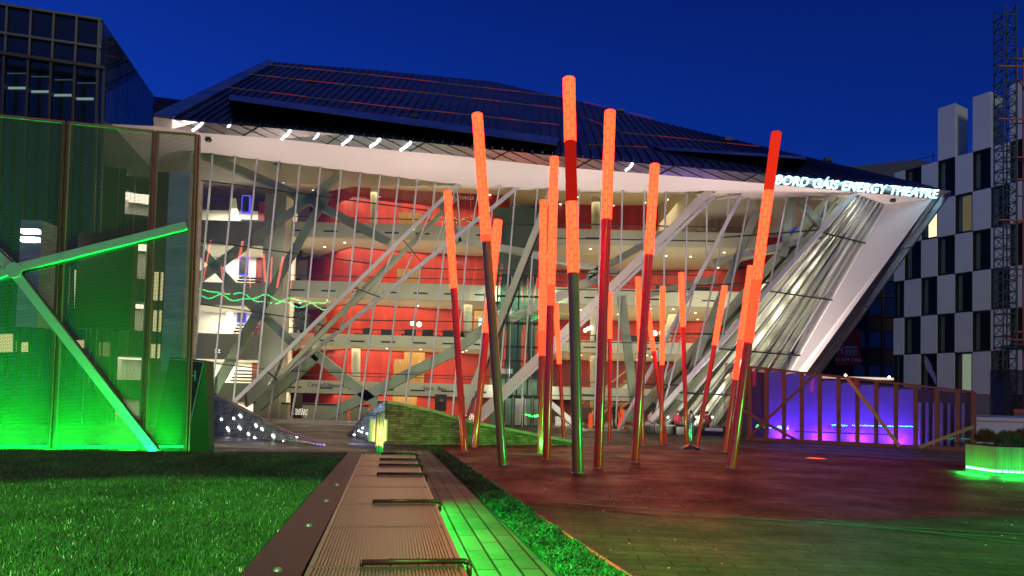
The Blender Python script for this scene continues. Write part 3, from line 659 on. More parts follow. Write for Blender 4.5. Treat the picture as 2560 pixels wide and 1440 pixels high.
me.name = 'lettering'; lo = bpy.data.objects.new('lettering', me); COL.objects.link(lo); lo.parent = th; lo.matrix_parent_inverse = th.matrix_basis.inverted()

# ---- interior -------------------------------------------------------------
YB = 44.0 if YC < 42 else YC+4
YI = YC+3.6      # front edge of the galleries
def zat(v, u): return Zof(v, u, YI)
tops_z = [zat(557, 867), zat(704, 867), zat(840, 1044), zat(954, 920)]
bots_z = [zat(594, 867), zat(744, 867), zat(869, 1044), zat(986, 920)]
xA = X(690, YI); xB = X(1245, YI); xC = X(1372, YI); xD = X(1905, YI)
YW = YC+13
for zt, zb in zip(tops_z, bots_z):
    for a, c in ((xA, xB), (xC, xD)):
        MB().box((a, YI, zb), (c, YI+.30, zt)).build('gallery_front', m_plaster2 if a == xA else m_plaster2, th)
        MB().box((a, YI+.302, zb), (c, YW+2, zb+.25)).build('floor_slab', m_plaster, th)
        hz_ = MB(); hz_.beam(V((a, YI-.02, zt+.32)), V((c, YI-.02, zt+.32)), .05, .05, nF); hz_.build('handrail', m_dark, th)
    g_ = MB()
    for k in range(7):
        x = xA+(xB-xA)*(k+.6)/7.2; g_.box((x-.45, YI-.02, zb+.35*(zt-zb)), (x+.45, YI-.002, zb+.35*(zt-zb)+.09))
    for k in range(3):
        x = xC+(xD-xC)*(k+.7)/3.6; g_.box((x-.5, YI-.02, zb+.35*(zt-zb)), (x+.5, YI-.002, zb+.35*(zt-zb)+.09))
    g_.build('vent_grille', m_dark, th)
# left stair core: bands, white walls, doors, stairs
YL = YI-1.2
xs0, xs1 = X(440, YL), X(648, YL)
for (v0, v1) in ((551, 611), (706, 763), (834, 898), (956, 1003)):
    z0, z1 = Zof(v1, 550, YL), Zof(v0, 550, YL)
    MB().box((xs0, YL, z0), (xs1, YL+.3, z1)).build('gallery_front', m_plaster2, th)
    MB().box((xs0, YL+.302, z0), (xs1, YL+4, z0+.25)).build('floor_slab', m_white, th)
MB().box((xs0-6, YL+4, 0), (xs1+.6, YL+4.3, ZS-.05)).build('inner_wall', m_white, th)
MB().box((X(646, YL), YL-.1, 0), (X(700, YL), YL+1.3, ZS-.03)).build('column', m_plaster2, th)
lv = [0.0]+[bots_z[3]+.25, bots_z[2]+.25, bots_z[1]+.25, bots_z[0]+.25]
scr_b = emit('screen_glow', (.10, .08, 1.0), 1.6); m_screen = emit('red_screen_glow', (.9, .1, .12), .9)
for k, v in enumerate((510, 665, 783, 940)):
    zc = Zof(v, 597, YL+3.8); xc = X(597, YL+3.8)
    if k < 3:
        MB().box((xc-.30, YL+3.8, zc-.62), (xc+.30, YL+3.9, zc+.62)).build('screen_glow', scr_b, th)
        MB().box((xc-.20, YL+3.7, zc-.52), (xc+.22, YL+3.79, zc+.52)).build('screen', m_black, th)
    st = MB(); zb_ = Zof((550, 706, 834, 957)[k], 597, YL)+.02; 
    for j in range(4):
        st.box((X(578, YL+2.8), YL+2.6+.25*j, zb_+.1+.23*j), (X(640, YL+2.8), YL+2.85+.25*j, zb_+.2+.23*j))
    st.build('stair_treads', m_dark, th)
    w_ = MB(); p = AT(588, (470, 630, 760, 915)[k], YL+3.2); w_.prism([V((X(560, YL+3), YL+3, zb_)), V((X(585, YL+3), YL+3, zb_)), V((X(570, YL+3), YL+3, zb_+2.2)), V((X(560, YL+3), YL+3, zb_+2.2))], (0, .12, 0)); w_.build('stair_wall', m_white, th)
    MB().box((X(628, YL+3.8), YL+3.85, zb_), (X(646, YL+3.8), YL+3.95, zb_+2.3)).build('inner_door', m_dred, th)
# red back walls, storey by storey
plan = [(650, YW-1), (700, YW), (758, YC+11), (867, YC+6.2), (978, YC+7.2), (1130, YC+8), (1262, YC+8.5)]
planD = [(1330, YW-.5), (1560, YW-1), (1950, YW-3)]
for si in range(5):
    zlo = 0 if si == 0 else tops_z[4-si]-(tops_z[4-si]-bots_z[4-si])+.25
    zhi = ([bots_z[3], bots_z[2], bots_z[1], bots_z[0], ZS-.02])[si]
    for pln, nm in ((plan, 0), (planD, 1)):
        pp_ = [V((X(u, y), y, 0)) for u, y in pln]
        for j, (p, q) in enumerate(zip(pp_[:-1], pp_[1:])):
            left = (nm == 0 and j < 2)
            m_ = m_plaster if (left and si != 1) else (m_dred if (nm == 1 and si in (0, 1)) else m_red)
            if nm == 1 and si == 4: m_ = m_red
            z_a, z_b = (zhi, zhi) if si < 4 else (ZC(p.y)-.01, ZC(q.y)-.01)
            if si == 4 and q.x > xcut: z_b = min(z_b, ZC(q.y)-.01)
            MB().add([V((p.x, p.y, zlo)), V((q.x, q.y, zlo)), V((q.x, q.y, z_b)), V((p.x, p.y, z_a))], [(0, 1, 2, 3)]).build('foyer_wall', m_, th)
        # darker head band where the wall meets the ceiling
    for (u, w) in ((715, .9), (1015, .8), (1700, 2.0)):
        y = (YC+6.6 if u == 1015 else (YC+11.5 if u < 800 else YW-2.4)); xx = X(u, y)
        if si in (0, 1, 3, 4): MB().box((xx-w, y-.35, zlo), (xx+w, y-.25, zlo+2.2)).build('inner_door', m_dark if u != 1015 else m_wood, th)
# oak panels and light wash boards
for (u0_, u1_, z0, z1, Y_) in ((1008, 1060, lv[1], bots_z[2], YC+7.0), (1180, 1222, lv[2], bots_z[1], YC+7.6), (1105, 1140, lv[4], ZS-.6, YC+7.4)):
    MB().box((X(u0_, Y_), Y_, z0), (X(u1_, Y_), Y_+.08, z1)).build('oak_panel', m_wood, th)
MB().box((-34, YW+.95, 0), (xcut-.05, YW+.99, ZC(YW+.95)-.02)).build('rear_wall', m_plaster, th); MB().box((-34, YW+1.2, 0), (X(1985, YW), YW+1.5, ZS-.02)).build('rear_wall', m_plaster, th)
MB().box((-34, YC-2, 0), (-33.7, YW+1.2, ZS-.02)).build('side_wall', m_plaster, th)
# interior columns
for (u, v0, v1, Y_, r_, lean) in ((935, 450, 600, YC+5, .22, 0), (1170, 720, 840, YC+5, .28, 0), (890, 870, 960, YC+5, .28, 0), (1490, 495, 575, YC+6, .30, 0), (1488, 740, 1060, YC+6, .34, 0), (1757, 505, 575, YC+6, .30, .7), (1785, 505, 575, YC+6, .30, .7), (1665, 770, 850, YC+7, .30, .6)):
    p = AT(u, v1, Y_); q = AT(u, v0, Y_); MB().tube(p, q+V((lean, 0, 0)), r_, n=20).build('column', m_plaster, th, True)
# big steel braces just inside the glass
def brace(plane, a, b, wpx, m=m_brace, dep=.45, back_=.35):
    p, q = PL(*a, plane[0]-plane[1]*back_, plane[1]), PL(*b, plane[0]-plane[1]*back_, plane[1])
    MB().beam(p, q, wpx*p.y/F, dep, plane[1], -dep).build('brace', m, th)
brace(pA, (500, 380), (775, 500), 20); brace(pA, (775, 500), (975, 605), 18); brace(pA, (845, 440), (769, 500), 20); brace(pA, (790, 485), (628, 600), 17); brace(pA, (628, 600), (470, 712), 22)
brace(pA, (820, 480), (667, 744), 20); brace(pA, (665, 745), (520, 1000), 24); brace(pA, (470, 590), (560, 690), 22); brace(pA, (560, 690), (655, 790), 22); brace(pA, (655, 785), (745, 870), 20)
brace(pA, (470, 372), (1135, 455), 20, m_brace, .3)
brace(pA, (660, 380), (700, 420), 10)
brace(pC, (794, 1050), (1137, 876), 26, m_brace); brace(pC, (1137, 876), (1225, 810), 24, m_brace); brace(pC, (1275, 798), (1500, 690), 22, m_brace2); brace(pC, (780, 880), (985, 1045), 24, m_brace)
brace(pC, (640, 1020), (790, 890), 22, m_brace)
brace(pC, (1100, 500), (1147, 606), 18); brace(pC, (1147, 600), (1330, 632), 16, m_brace2); brace(pC, (1330, 634), (1545, 680), 15, m_brace2)
brace(pC, (1555, 740), (1590, 1035), 20, m_brace); brace(pC, (1470, 690), (1700, 560), 16, m_brace)
brace(pC, (1620, 735), (1790, 695), 15)
brace(pE, (1905, 497), (1790, 770), 18); brace(pE, (1790, 770), (1700, 1000), 18); brace(pE, (1850, 800), (2020, 600), 18); brace(pE, (1780, 655), (2050, 590), 16, m_brace2); brace(pE, (1980, 492), (1960, 640), 16); brace(pE, (2000, 500), (2070, 580), 16); brace(pE, (1640, 1010), (1800, 860), 18)
for t0, t1 in ((.0, .55), (.3, .9)):
    p = PL(*onL(L1, 480+500*t0), *pA)+V((.3, .8, 0)); q = PL(*onL(L1, 480+500*t1), *pA)+V((.6, .8, 0)); MB().beam(p, q, .22, .3, nF, -.4).build('brace', m_brace, th)
# outer white diagonals at the entrance
MB().beam(AT(1775, 478, YC-.25), AT(1190, 1045, YC-.25), .46, .20, nF).build('entrance_diagonal', m_brace2, th)
MB().beam(AT(1785, 492, YC-.15), AT(1203, 1052, YC-.15), .18, .25, nF).build('entrance_diagonal', m_frame, th)
MB().beam(AT(1378, 478, YC-.2), AT(1150, 1050, YC-.2), .38, .12, nF).build('entrance_diagonal', m_brace, th)
MB().beam(AT(1388, 480, YC-.1), AT(1166, 1050, YC-.1), .12, .25, nF).build('entrance_diagonal', m_black, th)
MB().beam(AT(1364, 999, YC-1.6), AT(1470, 1088, YC-1.6), .30, .3, nF).build('entrance_canopy', m_frame, th)
# dark green glass entrance tower with doors
YE = YC+1.6
ex0, ex1 = X(1238, YE), X(1372, YE); zt = Zof(690, 1300, YE); zd_ = Zof(992, 1290, YE)
MB().add([V((ex0, YE, zd_)), V((ex1, YE, zd_)), V((ex1, YE, zt)), V((ex0, YE, zt))], [(0, 1, 2, 3)]).build('entrance_glazing', m_gglass, th)
m_greeny = mat('dark_green_wall', (.07, .10, .07), .5, 0, .3, .5)  # plain dark green wall colour
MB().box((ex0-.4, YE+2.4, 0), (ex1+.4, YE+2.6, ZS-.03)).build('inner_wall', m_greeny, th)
b_ = MB()
for k in range(6):
    x = ex0+(ex1-ex0)*k/5; b_.box((x-.04, YE-.1, zd_), (x+.04, YE, zt))
for v in (690, 742, 810, 868, 903, 990):
    z = Zof(v, 1300, YE); b_.box((ex0, YE-.14, z-.06), (ex1, YE-.102, z+.06))
b_.build('entrance_frame', m_black, th)
b_ = MB()
for k in range(1, 5, 2):
    x = ex0+(ex1-ex0)*(k+.3)/5; b_.box((x-.025, YE-.11, zd_+.1), (x+.025, YE-.145, zt))
b_.build('entrance_mullion', m_frame, th)
for k in range(4):
    xa = X(1262+24*k, YE); xb_ = X(1262+24*k+21, YE)
    d_ = MB(); 
    for (a, c) in (((xa, YE-.05, 0.02), (xa+.07, YE+.03, zd_)), ((xb_-.07, YE-.05, 0.02), (xb_, YE+.03, zd_)), ((xa+.07, YE-.05, 0.02), (xb_-.07, YE+.03, .12)), ((xa+.07, YE-.05, zd_-.1), (xb_-.07, YE+.03, zd_))): d_.box(a, c)
    dd = d_.build('door', m_black, th)
    MB().add([V((xa+.07, YE, .12)), V((xb_-.07, YE, .12)), V((xb_-.07, YE, zd_-.1)), V((xa+.07, YE, zd_-.1))], [(0, 1, 2, 3)]).build('door_glass', m_glass, dd)
    MB().tube(V((xa+.14, YE-.1, .9)), V((xa+.14, YE-.1, 1.3)), .015, n=8).build('handle', m_steel, dd)
MB().prism([V((X(1290, YE), YE+1, 0)), V((X(1322, YE), YE+1, 0)), V((X(1316, YE), YE+1, zd_)), V((X(1290, YE), YE+1, zd_))], (0, .2, 0)).build('inner_pier', m_white, th)
# foyer staircase
Ys = YC+4.5
for (a, b) in (((1440, 1075), (1585, 958)), ((1500, 1085), (1600, 1010))):
    p, q = AT(*a, Ys), AT(*b, Ys)
    MB().prism([p, q, q+V((0, 0, .35)), p+V((0, 0, .35))], (0, 1.6, 0)).build('stair_flight', m_white, th)
    s_ = MB(); n_ = 16
    for k in range(n_):
        c = p.lerp(q, (k+.5)/n_); s_.box((c.x-.12, Ys+.1, c.z+.2), (c.x+.14, Ys+1.5, c.z+.5))
    s_.build('stair_steps', m_wood, th)
    MB().tube(p+V((0, -.05, 1.25)), q+V((0, -.05, 1.25)), .035, n=8).build('stair_rail', mat('brass_rail', (.7, .5, .25), .3, .8), th)
MB().box((X(1455, Ys+2), Ys+2, .2), (X(1575, Ys+2), Ys+2.1, 2.0)).build('stair_backing', mat('brown_panel', (.20, .08, .04), .5), th)
# sills / terrace
MB().box((X(600, YC)-1, YC-.12, 0), (X(1210, YC), YC+.1, .16)).build('sill', m_frame, th)
MB().box((X(690, YC-1.4), YC-2.6, 0.001), (X(1195, YC-1.4), YC-.121, .08)).build('step', m_plaster2, th)
MB().box((X(1372, YC)+1.2, YC-1.2, 0.001), (X(1560, YC), YC+.1, .1)).build('step', m_plaster2, th)
MB().box((X(455, YC-6), YC-5, 0.001), (X(600, YC-6), YC-4.6, .3)).build('sill', m_frame, th)
# ceiling downlights: small glowing discs
dl = MB()
def disc(b, x, y, z, r): b.add([V((x+r*math.cos(k*math.pi/4), y+r*math.sin(k*math.pi/4), z)) for k in range(8)], [tuple(range(8))])
rr_ = random.Random(3)
for zb in bots_z+[ZS-.03]:
    for (a, c) in ((xA, xB), (xC, xD)):
        nx = int((c-a)/1.5)
        for i in range(nx):
            for yk in (1.4, 2.9, 4.6, 6.4, 8.5):
                if a == xA and yk > 5 : continue
                if rr_.random() < .33: disc(dl, a+(i+.5+rr_.uniform(-.25, .25))*(c-a)/nx, YI+yk, (zb-.012 if zb < ZS-1 else ZC(YI+yk)-.05), .075)
tag(dl.build('downlight', m_winlit, th, fix=False), kind='stuff')
# ceiling under the top slab is the soffit sheet; real light per storey
warm = (1.0, .76, .46)
for k, zb in enumerate([bots_z[3], bots_z[2], bots_z[1], bots_z[0], 15.2]):
    arealight('foyer_light', ((xA+xB)/2, YI+2.4, zb-.08), xB-xA-1, 460, warm, (0, 0, -1), 3.0)
    arealight('foyer_light', ((xC+xD)/2, YI+4.6, zb-.08), xD-xC-1, 540, warm, (0, 0, -1), 5.5)
    if k: arealight('stair_light', ((xs0+xs1)/2, YL+2.2, [0, Zof(1003, 550, YL), Zof(898, 550, YL), Zof(763, 550, YL), Zof(611, 550, YL)][k]-.06 if k < 5 else ZS-.2), xs1-xs0, 380, (1, .88, .66), (0, 0, -1), 2.5)
arealight('stair_light', ((xs0+xs1)/2, YL+2.2, ZS-.2), xs1-xs0, 380, (1, .88, .66), (0, 0, -1), 2.5)
# wall wash spots giving scallops on the red walls
for zz in [bots_z[3], bots_z[2], bots_z[1], bots_z[0], 15.8]:
    for k in range(5):
        u = 885+55*k; y = YC+5.75+.30*k/1.0*.9; ld = bpy.data.lights.new('wall_washer', 'SPOT'); ld.energy = 170; ld.color = (1, .7, .45); ld.spot_size = R(70); ld.spot_blend = .7; ld.shadow_soft_size = .05
        ob = bpy.data.objects.new('wall_washer', ld); COL.objects.link(ob); ob.location = (X(u, y), y, zz-.08); ob.rotation_euler = (R(6), 0, 0)
# light grazing the galleries and braces from the glass line
for zz in (3.4, 7.0, 10.6):
    arealight('gallery_light', (X(960, YC), YC+.9, zz), 15, 90, (1, .9, .72), (.0, 1, -.1), .3)
    arealight('gallery_light', (X(1640, YC), YC+1.2, zz), 10, 90, (1, .9, .72), (.0, 1, -.1), .3)
arealight('gallery_light', (X(1850, YC), YC+1.0, 7), 4, 160, (1, .9, .72), (.2, 1, .1), 4)
for k in range(9):
    c = (L5t.lerp(Ft, .5)).lerp(L5b.lerp(Fb, .5), (k+.5)/9)+bk*.08; arealight('slant_light', tuple(c), .5, 26, (1, .95, .80), tuple(bk), .8)
for (x, y, pw) in ((-15, 31, 100), (-9, 32, 100), (-3, 33, 100), (3.5, 33.5, 95), (9, 35, 85), (13.5, 37, 90), (17.5, 39, 90)):
    arealight('added_facade_light', (x, y, .25), 1.0, pw, (1.0, .95, .78), (0, .72, .70), 1.0, 110)  # unseen lights added before the glass to brighten facade and braces
arealight('entrance_light', ((X(1238, YC)+X(1372, YC))/2, YC+2.6, 8.5), 4, 260, (.8, 1, .75), (0, .5, -1), 1.5)
arealight('entrance_light', ((X(1238, YC)+X(1372, YC))/2, YC+2.9, 2.6), 4, 120, (1, .95, .8), (0, .5, -1), 1.5)
# unseen lights added to brighten the soffit and the end reveal
for (x, y, p_) in ((-13, 32.5, 120), (-5, 34, 140), (3.5, 35.5, 140), (11, 36, 130), (17.5, 37, 130)):
    arealight('added_soffit_light', (x, y, .3), 1.2, p_*1.6, (1.0, .82, .80), (0, .12, 1), 1.2, 70)
arealight('added_reveal_light', (16.5, 37.5, .3), 1.0, 190, (1.0, .86, .80), (.33, .35, .85), 1.0, 90)

# wall lettering inside the foyer
def textmesh(body, size, ext=.01, shear=0.0):
    cu = bpy.data.curves.new('t', 'FONT'); cu.body = body; cu.size = size; cu.extrude = ext; cu.shear = shear; cu.align_x = 'CENTER'
    tmp = bpy.data.objects.new('t', cu); COL.objects.link(tmp); bpy.context.view_layer.update()
    me = bpy.data.meshes.new_from_object(tmp.evaluated_get(bpy.context.evaluated_depsgraph_get())); bpy.data.objects.remove(tmp); return me
def text_at(body, loc, size, m, parent, name='lettering', rz=0.0, shear=0.0):
    me = textmesh(body, size, .008, shear); me.materials.clear(); me.materials.append(m); ob = bpy.data.objects.new(name, me); COL.objects.link(ob)
    ob.parent = parent; ob.matrix_parent_inverse = parent.matrix_basis.inverted() if parent else Matrix(); ob.location = loc; ob.rotation_euler = (R(90), 0, rz); return ob
m_ink = mat('dark_lettering', (.03, .03, .03), .6); m_wlet = emit('pale_lettering', (.9, .7, .6), .35)
text_at('Circle/Upper Circle', (X(832, YI), YI-.03, Zof(968, 832, YI)), .40, m_ink, th)
text_at('Stalls', (X(1072, YI), YI-.03, Zof(975, 1072, YI)), .34, m_ink, th); text_at('Bars', (X(1106, YI), YI-.03, Zof(976, 1106, YI)), .34, m_ink, th)
for (u, v, Y_, s) in ((882, 500, YC+6, 'CIRCLE'), (866, 655, YC+6, 'CIRCLE'), (833, 892, YC+6.6, 'STALLS'), (1140, 660, YC+7.7, 'CIRCLE'), (1155, 498, YC+7.7, 'CIRCLE')):
    text_at(s, (X(u, Y_), Y_, Zof(v, u, Y_)), .30, m_wlet, th)
# ================================================================ LEFT MESH ENCLOSURE
def meshmat(name, c, pitch=.030, alpha=.42, metal=.3):
    m, n, l, out = newmat(name)
    b = n.new('ShaderNodeBsdfPrincipled'); b.inputs['Base Color'].default_value = (*c, 1); b.inputs['Metallic'].default_value = metal; b.inputs['Roughness'].default_value = .4
    tl = n.new('ShaderNodeBsdfTranslucent'); tl.inputs[0].default_value = (*c, 1)
    m0 = n.new('ShaderNodeMixShader'); m0.inputs[0].default_value = .35; l.new(b.outputs[0], m0.inputs[1]); l.new(tl.outputs[0], m0.inputs[2])
    tr = n.new('ShaderNodeBsdfTransparent')
    t = n.new('ShaderNodeTexCoord'); mp = n.new('ShaderNodeMapping'); mp.inputs['Scale'].default_value = (1, 1, 1); l.new(t.outputs['Object'], mp.inputs[0])
    sx = n.new('ShaderNodeSeparateXYZ'); l.new(mp.outputs[0], sx.inputs[0])
    # rows of slots, every other row shifted: opening where both stripes are open
    cb = n.new('ShaderNodeCombineXYZ'); l.new(sx.outputs[0], cb.inputs[0]); l.new(sx.outputs[2], cb.inputs[1])
    br = n.new('ShaderNodeTexBrick'); l.new(cb.outputs[0], br.inputs[0]); br.inputs['Scale'].default_value = 1; br.inputs['Brick Width'].default_value = pitch*2.2; br.inputs['Row Height'].default_value = pitch; br.inputs['Mortar Size'].default_value = pitch*.22; br.inputs['Mortar Smooth'].default_value = .4
    mr = n.new('ShaderNodeMapRange'); l.new(br.outputs['Fac'], mr.inputs[0]); mr.inputs[3].default_value = min(.97, alpha+.36); mr.inputs[4].default_value = max(.03, alpha-.34)
    mi = n.new('ShaderNodeMixShader'); l.new(mr.outputs[0], mi.inputs[0]); l.new(m0.outputs[0], mi.inputs[1]); l.new(tr.outputs[0], mi.inputs[2]); l.new(mi.outputs[0], out.inputs[0]); return m
m_mesh = meshmat('perforated_metal', (.06, .07, .03), .027, .34, 0.0)
m_post = mat('fence_post_paint', (.10, .05, .045), .4, .4)
m_barl = mat('aluminium_bar', (.34, .44, .34), .5, .0, .06, 4)
P495 = V((-6.44, 14, 0)); dl_ = V((-.974, -.225, 0)); pM = VP(P495, P495+dl_*5)
enc = thing('stair_enclosure', 'green lit perforated metal enclosure with crossing pale bars on the left', 'enclosure', tuple(P495))
mt = [(-80, 280), (0, 288), (165, 305), (390, 328), (495, 337)]
def mp_(u, v, off=0): return PL(u, v, pM[0]+pM[1]*off, pM[1])
posts = [((166, 305), (128, 1135)), ((388, 328), (356, 1135)), ((493, 336), (464, 1135))]
cols = [((-170, 271), (-225, 1135))]+posts
for (a, b), (c, d_) in zip(cols[:-1], cols[1:]):
    q = [mp_(*a), mp_(*c), mp_(*d_), mp_(*b)]; q[2].z = .05; q[3].z = .05
    s_ = (q[1]-q[0])*.012
    MB().add([q[0]+s_, q[1]-s_, q[2]-s_, q[3]+s_], [(0, 1, 2, 3)]).build('mesh_panel', m_mesh, enc)
    e_ = MB()
    for (p_, r_) in ((q[0]+s_, q[1]-s_), (q[1]-s_*2, q[2]-s_*2), (q[0]+s_*2, q[3]+s_*2)): e_.beam(p_, r_, .045, .05, pM[1], -.055)
    e_.build('panel_frame', mat('red_brown_frame', (.38, .12, .07), .4, .5), enc)
for a, b in posts:
    p, q = mp_(*a, -.1), mp_(*b, -.1); q.z = 0; MB().beam(p, q, .10, .12, pM[1], -.12).build('post', m_post, enc)
def gbar(a, b, w=.16):
    MB().beam(mp_(*a), mp_(*b), w, .09, pM[1], .01).build('cross_bar', m_barl, enc)
    MB().beam(mp_(*a), mp_(*b), w*1.35, .03, pM[1], -.025).build('bar_backing', m_post, enc)
gbar((34, 675), (389, 1130)); gbar((34, 675), (467, 566)); gbar((-90, 560), (34, 675), .18); gbar((-90, 715), (34, 675), .18)
for (u, v) in ((123, 657), (150, 650), (362, 594), (375, 590), (128, 792), (142, 808), (340, 1068)): p = mp_(u, v, .105); MB().tube(p, p+pM[1]*.015, .016, n=10).build('bolt', m_barl, enc)
p = mp_(34, 675, .10); MB().tube(p, p+pM[1]*.02, .15, n=18).build('hub', m_barl, enc)
# return side and back of the enclosure, with the stainless lift shaft inside
bdir = V((-.52, .85, 0))
m_shaft = mat('stainless_shaft', (.45, .38, .45), .35, .3, .35, 1.5, stretch=(.6, 1, 3))
sh = MB(); a = AT(398, 1000, 20.3); b = AT(450, 1000, 20.3); sh.prism([(a.x, 20.3, 2.2), (b.x, 20.3, 2.2), (b.x, 21.2, 2.2), (a.x, 21.2, 2.2)], (0, 0, 6)); sh.build('lift_shaft', m_shaft, enc)
sh = MB(); a = AT(40, 800, 20.2); b = AT(92, 800, 20.2); sh.box((a.x, 20.2, 3.4), (b.x, 21, 6.6)); sh.build('lift_shaft', m_shaft, enc)
MB().box((AT(190, 700, 15.6).x, 15.6, 3.0), (AT(330, 700, 15.6).x, 15.8, 5.2)).build('inner_panel', mat('brown_board', (.05, .012, .01), .5, .2), enc)
MB().box((AT(45, 700, 14.9).x, 14.9, Zof(604, 70, 14.9)), (AT(88, 700, 14.9).x, 15.0, Zof(592, 70, 14.9))).build('lamp', m_led_w, enc)
MB().box((AT(45, 700, 14.9).x, 14.9, Zof(583, 70, 14.9)), (AT(88, 700, 14.9).x, 15.0, Zof(572, 70, 14.9))).build('lamp', m_led_w, enc)
None and MB().prism([V((-16, 16.2, .05)), V((P495.x-.6, 16.2+0, .05)), V((P495.x-.6, 16.2, 2.0)), V((-16, 16.2, 2.6))], (0, .1, 0))
MB().beam(mp_(-170, 1120, -.35)*1, mp_(470, 1120, -.35), .05, .05, V((0, 0, 1))).build('light_strip', m_gled, enc)
for k in range(4):
    c = mp_(-60+150*k, 1100, -.35); c.z = .12
    arealight('enclosure_green_light', tuple(c), 2.0, 320, (0, 1, .05), (0, -.16, 1), .12, 60)
    c = mp_(-60+150*k, 1100, .30); c.z = .12
    arealight('enclosure_green_light', tuple(c), 2.0, 170, (0, 1, .08), (0, .12, 1), .1, 110)
c = mp_(60, 500, -.3); arealight('enclosure_red_light', (c.x-2.5, c.y, 6.3), 3, 25, (1, .12, .03), (.1, 0, -1), .1, 150)

# totem board beside it
tot = thing('sign_board', 'tall green lit advertising board leaning beside the mesh enclosure', 'sign', tuple(G(480, 1130)))
Yt = G(482, 1131).y
a, b, c, d_ = AT(425, 892, Yt), AT(513, 901, Yt), AT(462, 1135, Yt), AT(375, 1135, Yt)
for q in (c, d_): q.z = .0
e_ = AT(524, 1135, Yt+.5); e_.z = 0
m_sgreen = mat('green_sign_side', (.03, .07, .025), .45, .1); m_sdark = mat('brown_sign_face', (.07, .022, .02), .4); m_sedge = mat('sign_border', (.35, .55, .38), .4)
MB().prism([a, b, c, d_], (0, .05, 0)).build('board', m_sdark, tot)
MB().add([b+V((.01, .0, 0)), e_, c+V((.01, .0, 0))], [(0, 1, 2)]).add([b+V((.01, .5, 0)), e_+V((0, .3, 0)), e_, b+V((.01, 0, 0))], [(0, 1, 2, 3)]).build('side_panel', m_sgreen, tot)
MB().beam(b+V((-.03, 0, -.03)), c+V((-.03, 0, 0)), .03, .02, nF, .001).beam(a+V((0, 0, -.05)), b+V((-.05, 0, -.05)), .022, .02, nF, .002).build('border', m_sedge, tot)
MB().prism([AT(430, 965, Yt-.012), AT(486, 965, Yt-.012), AT(462, 1080, Yt-.012), AT(410, 1080, Yt-.012)], (0, .01, 0)).build('poster', m_black, tot)
ob = text_at('H', tuple(AT(478, 952, Yt-.03)), .40, mat('green_letter', (.35, .60, .40), .4), tot)
arealight('sign_green_light', tuple(G(540, 1120)+V((.3, -.3, .1))), .3, 9, (0, 1, .08), (-.3, .3, 1))

# ================================================================ OFFICE BUILDING (left)
off = thing('office_building', 'dark glass office building with gridded curtain wall at the far left', 'building', (-24, 30, 0))
Yo = 30.0; c0 = AT(256, 52, Yo); do = V((-math.sin(R(74)), -math.cos(R(74)), 0)); pO = VP(c0, c0+do*5)
co_ = lambda u, v, k=0: PL(u, v, pO[0]+pO[1]*k, pO[1])
pts = [co_(256, 52), co_(-200, -18), co_(-260, 1060), co_(238, 1060)]
m_owall = mat('office_dark_glass', (.012, .016, .020), .08, .0, .3, .3, spec=.8)
MB().prism([p for p in pts], -pO[1]*.4).build('wall', m_owall, off)
fr = MB()
for (x, y) in ((20, 18), (80, 27), (137, 36), (194, 45), (250, 53)):
    fr.beam(co_(x, y), co_(x-6, y+145), .09, .12, pO[1], .0)
for a, b in (((-200, -18), (256, 52)), ((-200, 55), (256, 121)), ((-200, 108), (256, 173))): fr.beam(co_(*a), co_(*b), .10, .12, pO[1], .02)
fr.build('upper_frame', mat('office_frame', (.07, .08, .08), .4, .2), off)
m_odk = mat('lower_frame', (.018, .018, .018), .4, .3)
fr = MB()
for (x, y) in ((15, 138), (75, 146), (132, 154), (191, 163), (248, 172), (264, 175)): fr.beam(co_(x, y, .5), co_(x-28, y+800, .5), .10, .2, pO[1], .0)
for a, b in (((-200, 108), (266, 175)),): fr.beam(co_(*a, .5), co_(*b, .5), .14, .25, pO[1], .0)
fr.build('lower_frame', m_odk, off)
# rooms: lit ceiling strips seen through the lower glass and yellow windows lower down
m_room = emit('dim_office_light', (.10, .16, .14), .35); m_yel = emit('yellow_window_light', (1.0, .85, .42), 1.1); m_oceil = emit('office_ceiling_light', (.35, .55, .5), .5)
def owin(u0, v0, u1, v1, m, name='window', k=.06): 
    q = [co_(u0, v0, k), co_(u1, v0, k), co_(u1, v1, k), co_(u0, v1, k)]
    return MB().add(q, [(0, 1, 2, 3)]).build(name, m, off)
for (u, v) in ((20, 217), (78, 226), (135, 235), (190, 244)): owin(u, v, u+44, v+6, m_oceil, 'ceiling_lamp')
for (u, v) in ((18, 182), (78, 190), (136, 198), (194, 206)): owin(u, v, u+50, v+3, m_room, 'ceiling_lamp')
for (u0, v0, u1, v1) in ((186, 675, 280, 770), (-10, 835, 32, 880), (40, 855, 70, 880), (188, 850, 210, 870)): owin(u0, v0, u1, v1, m_yel)
wf = MB()
for x in (205, 225, 245, 262): wf.beam(co_(x, 672, .1), co_(x, 772, .1), .05, .04, pO[1])
wf.build('window_bars', m_odk, off)
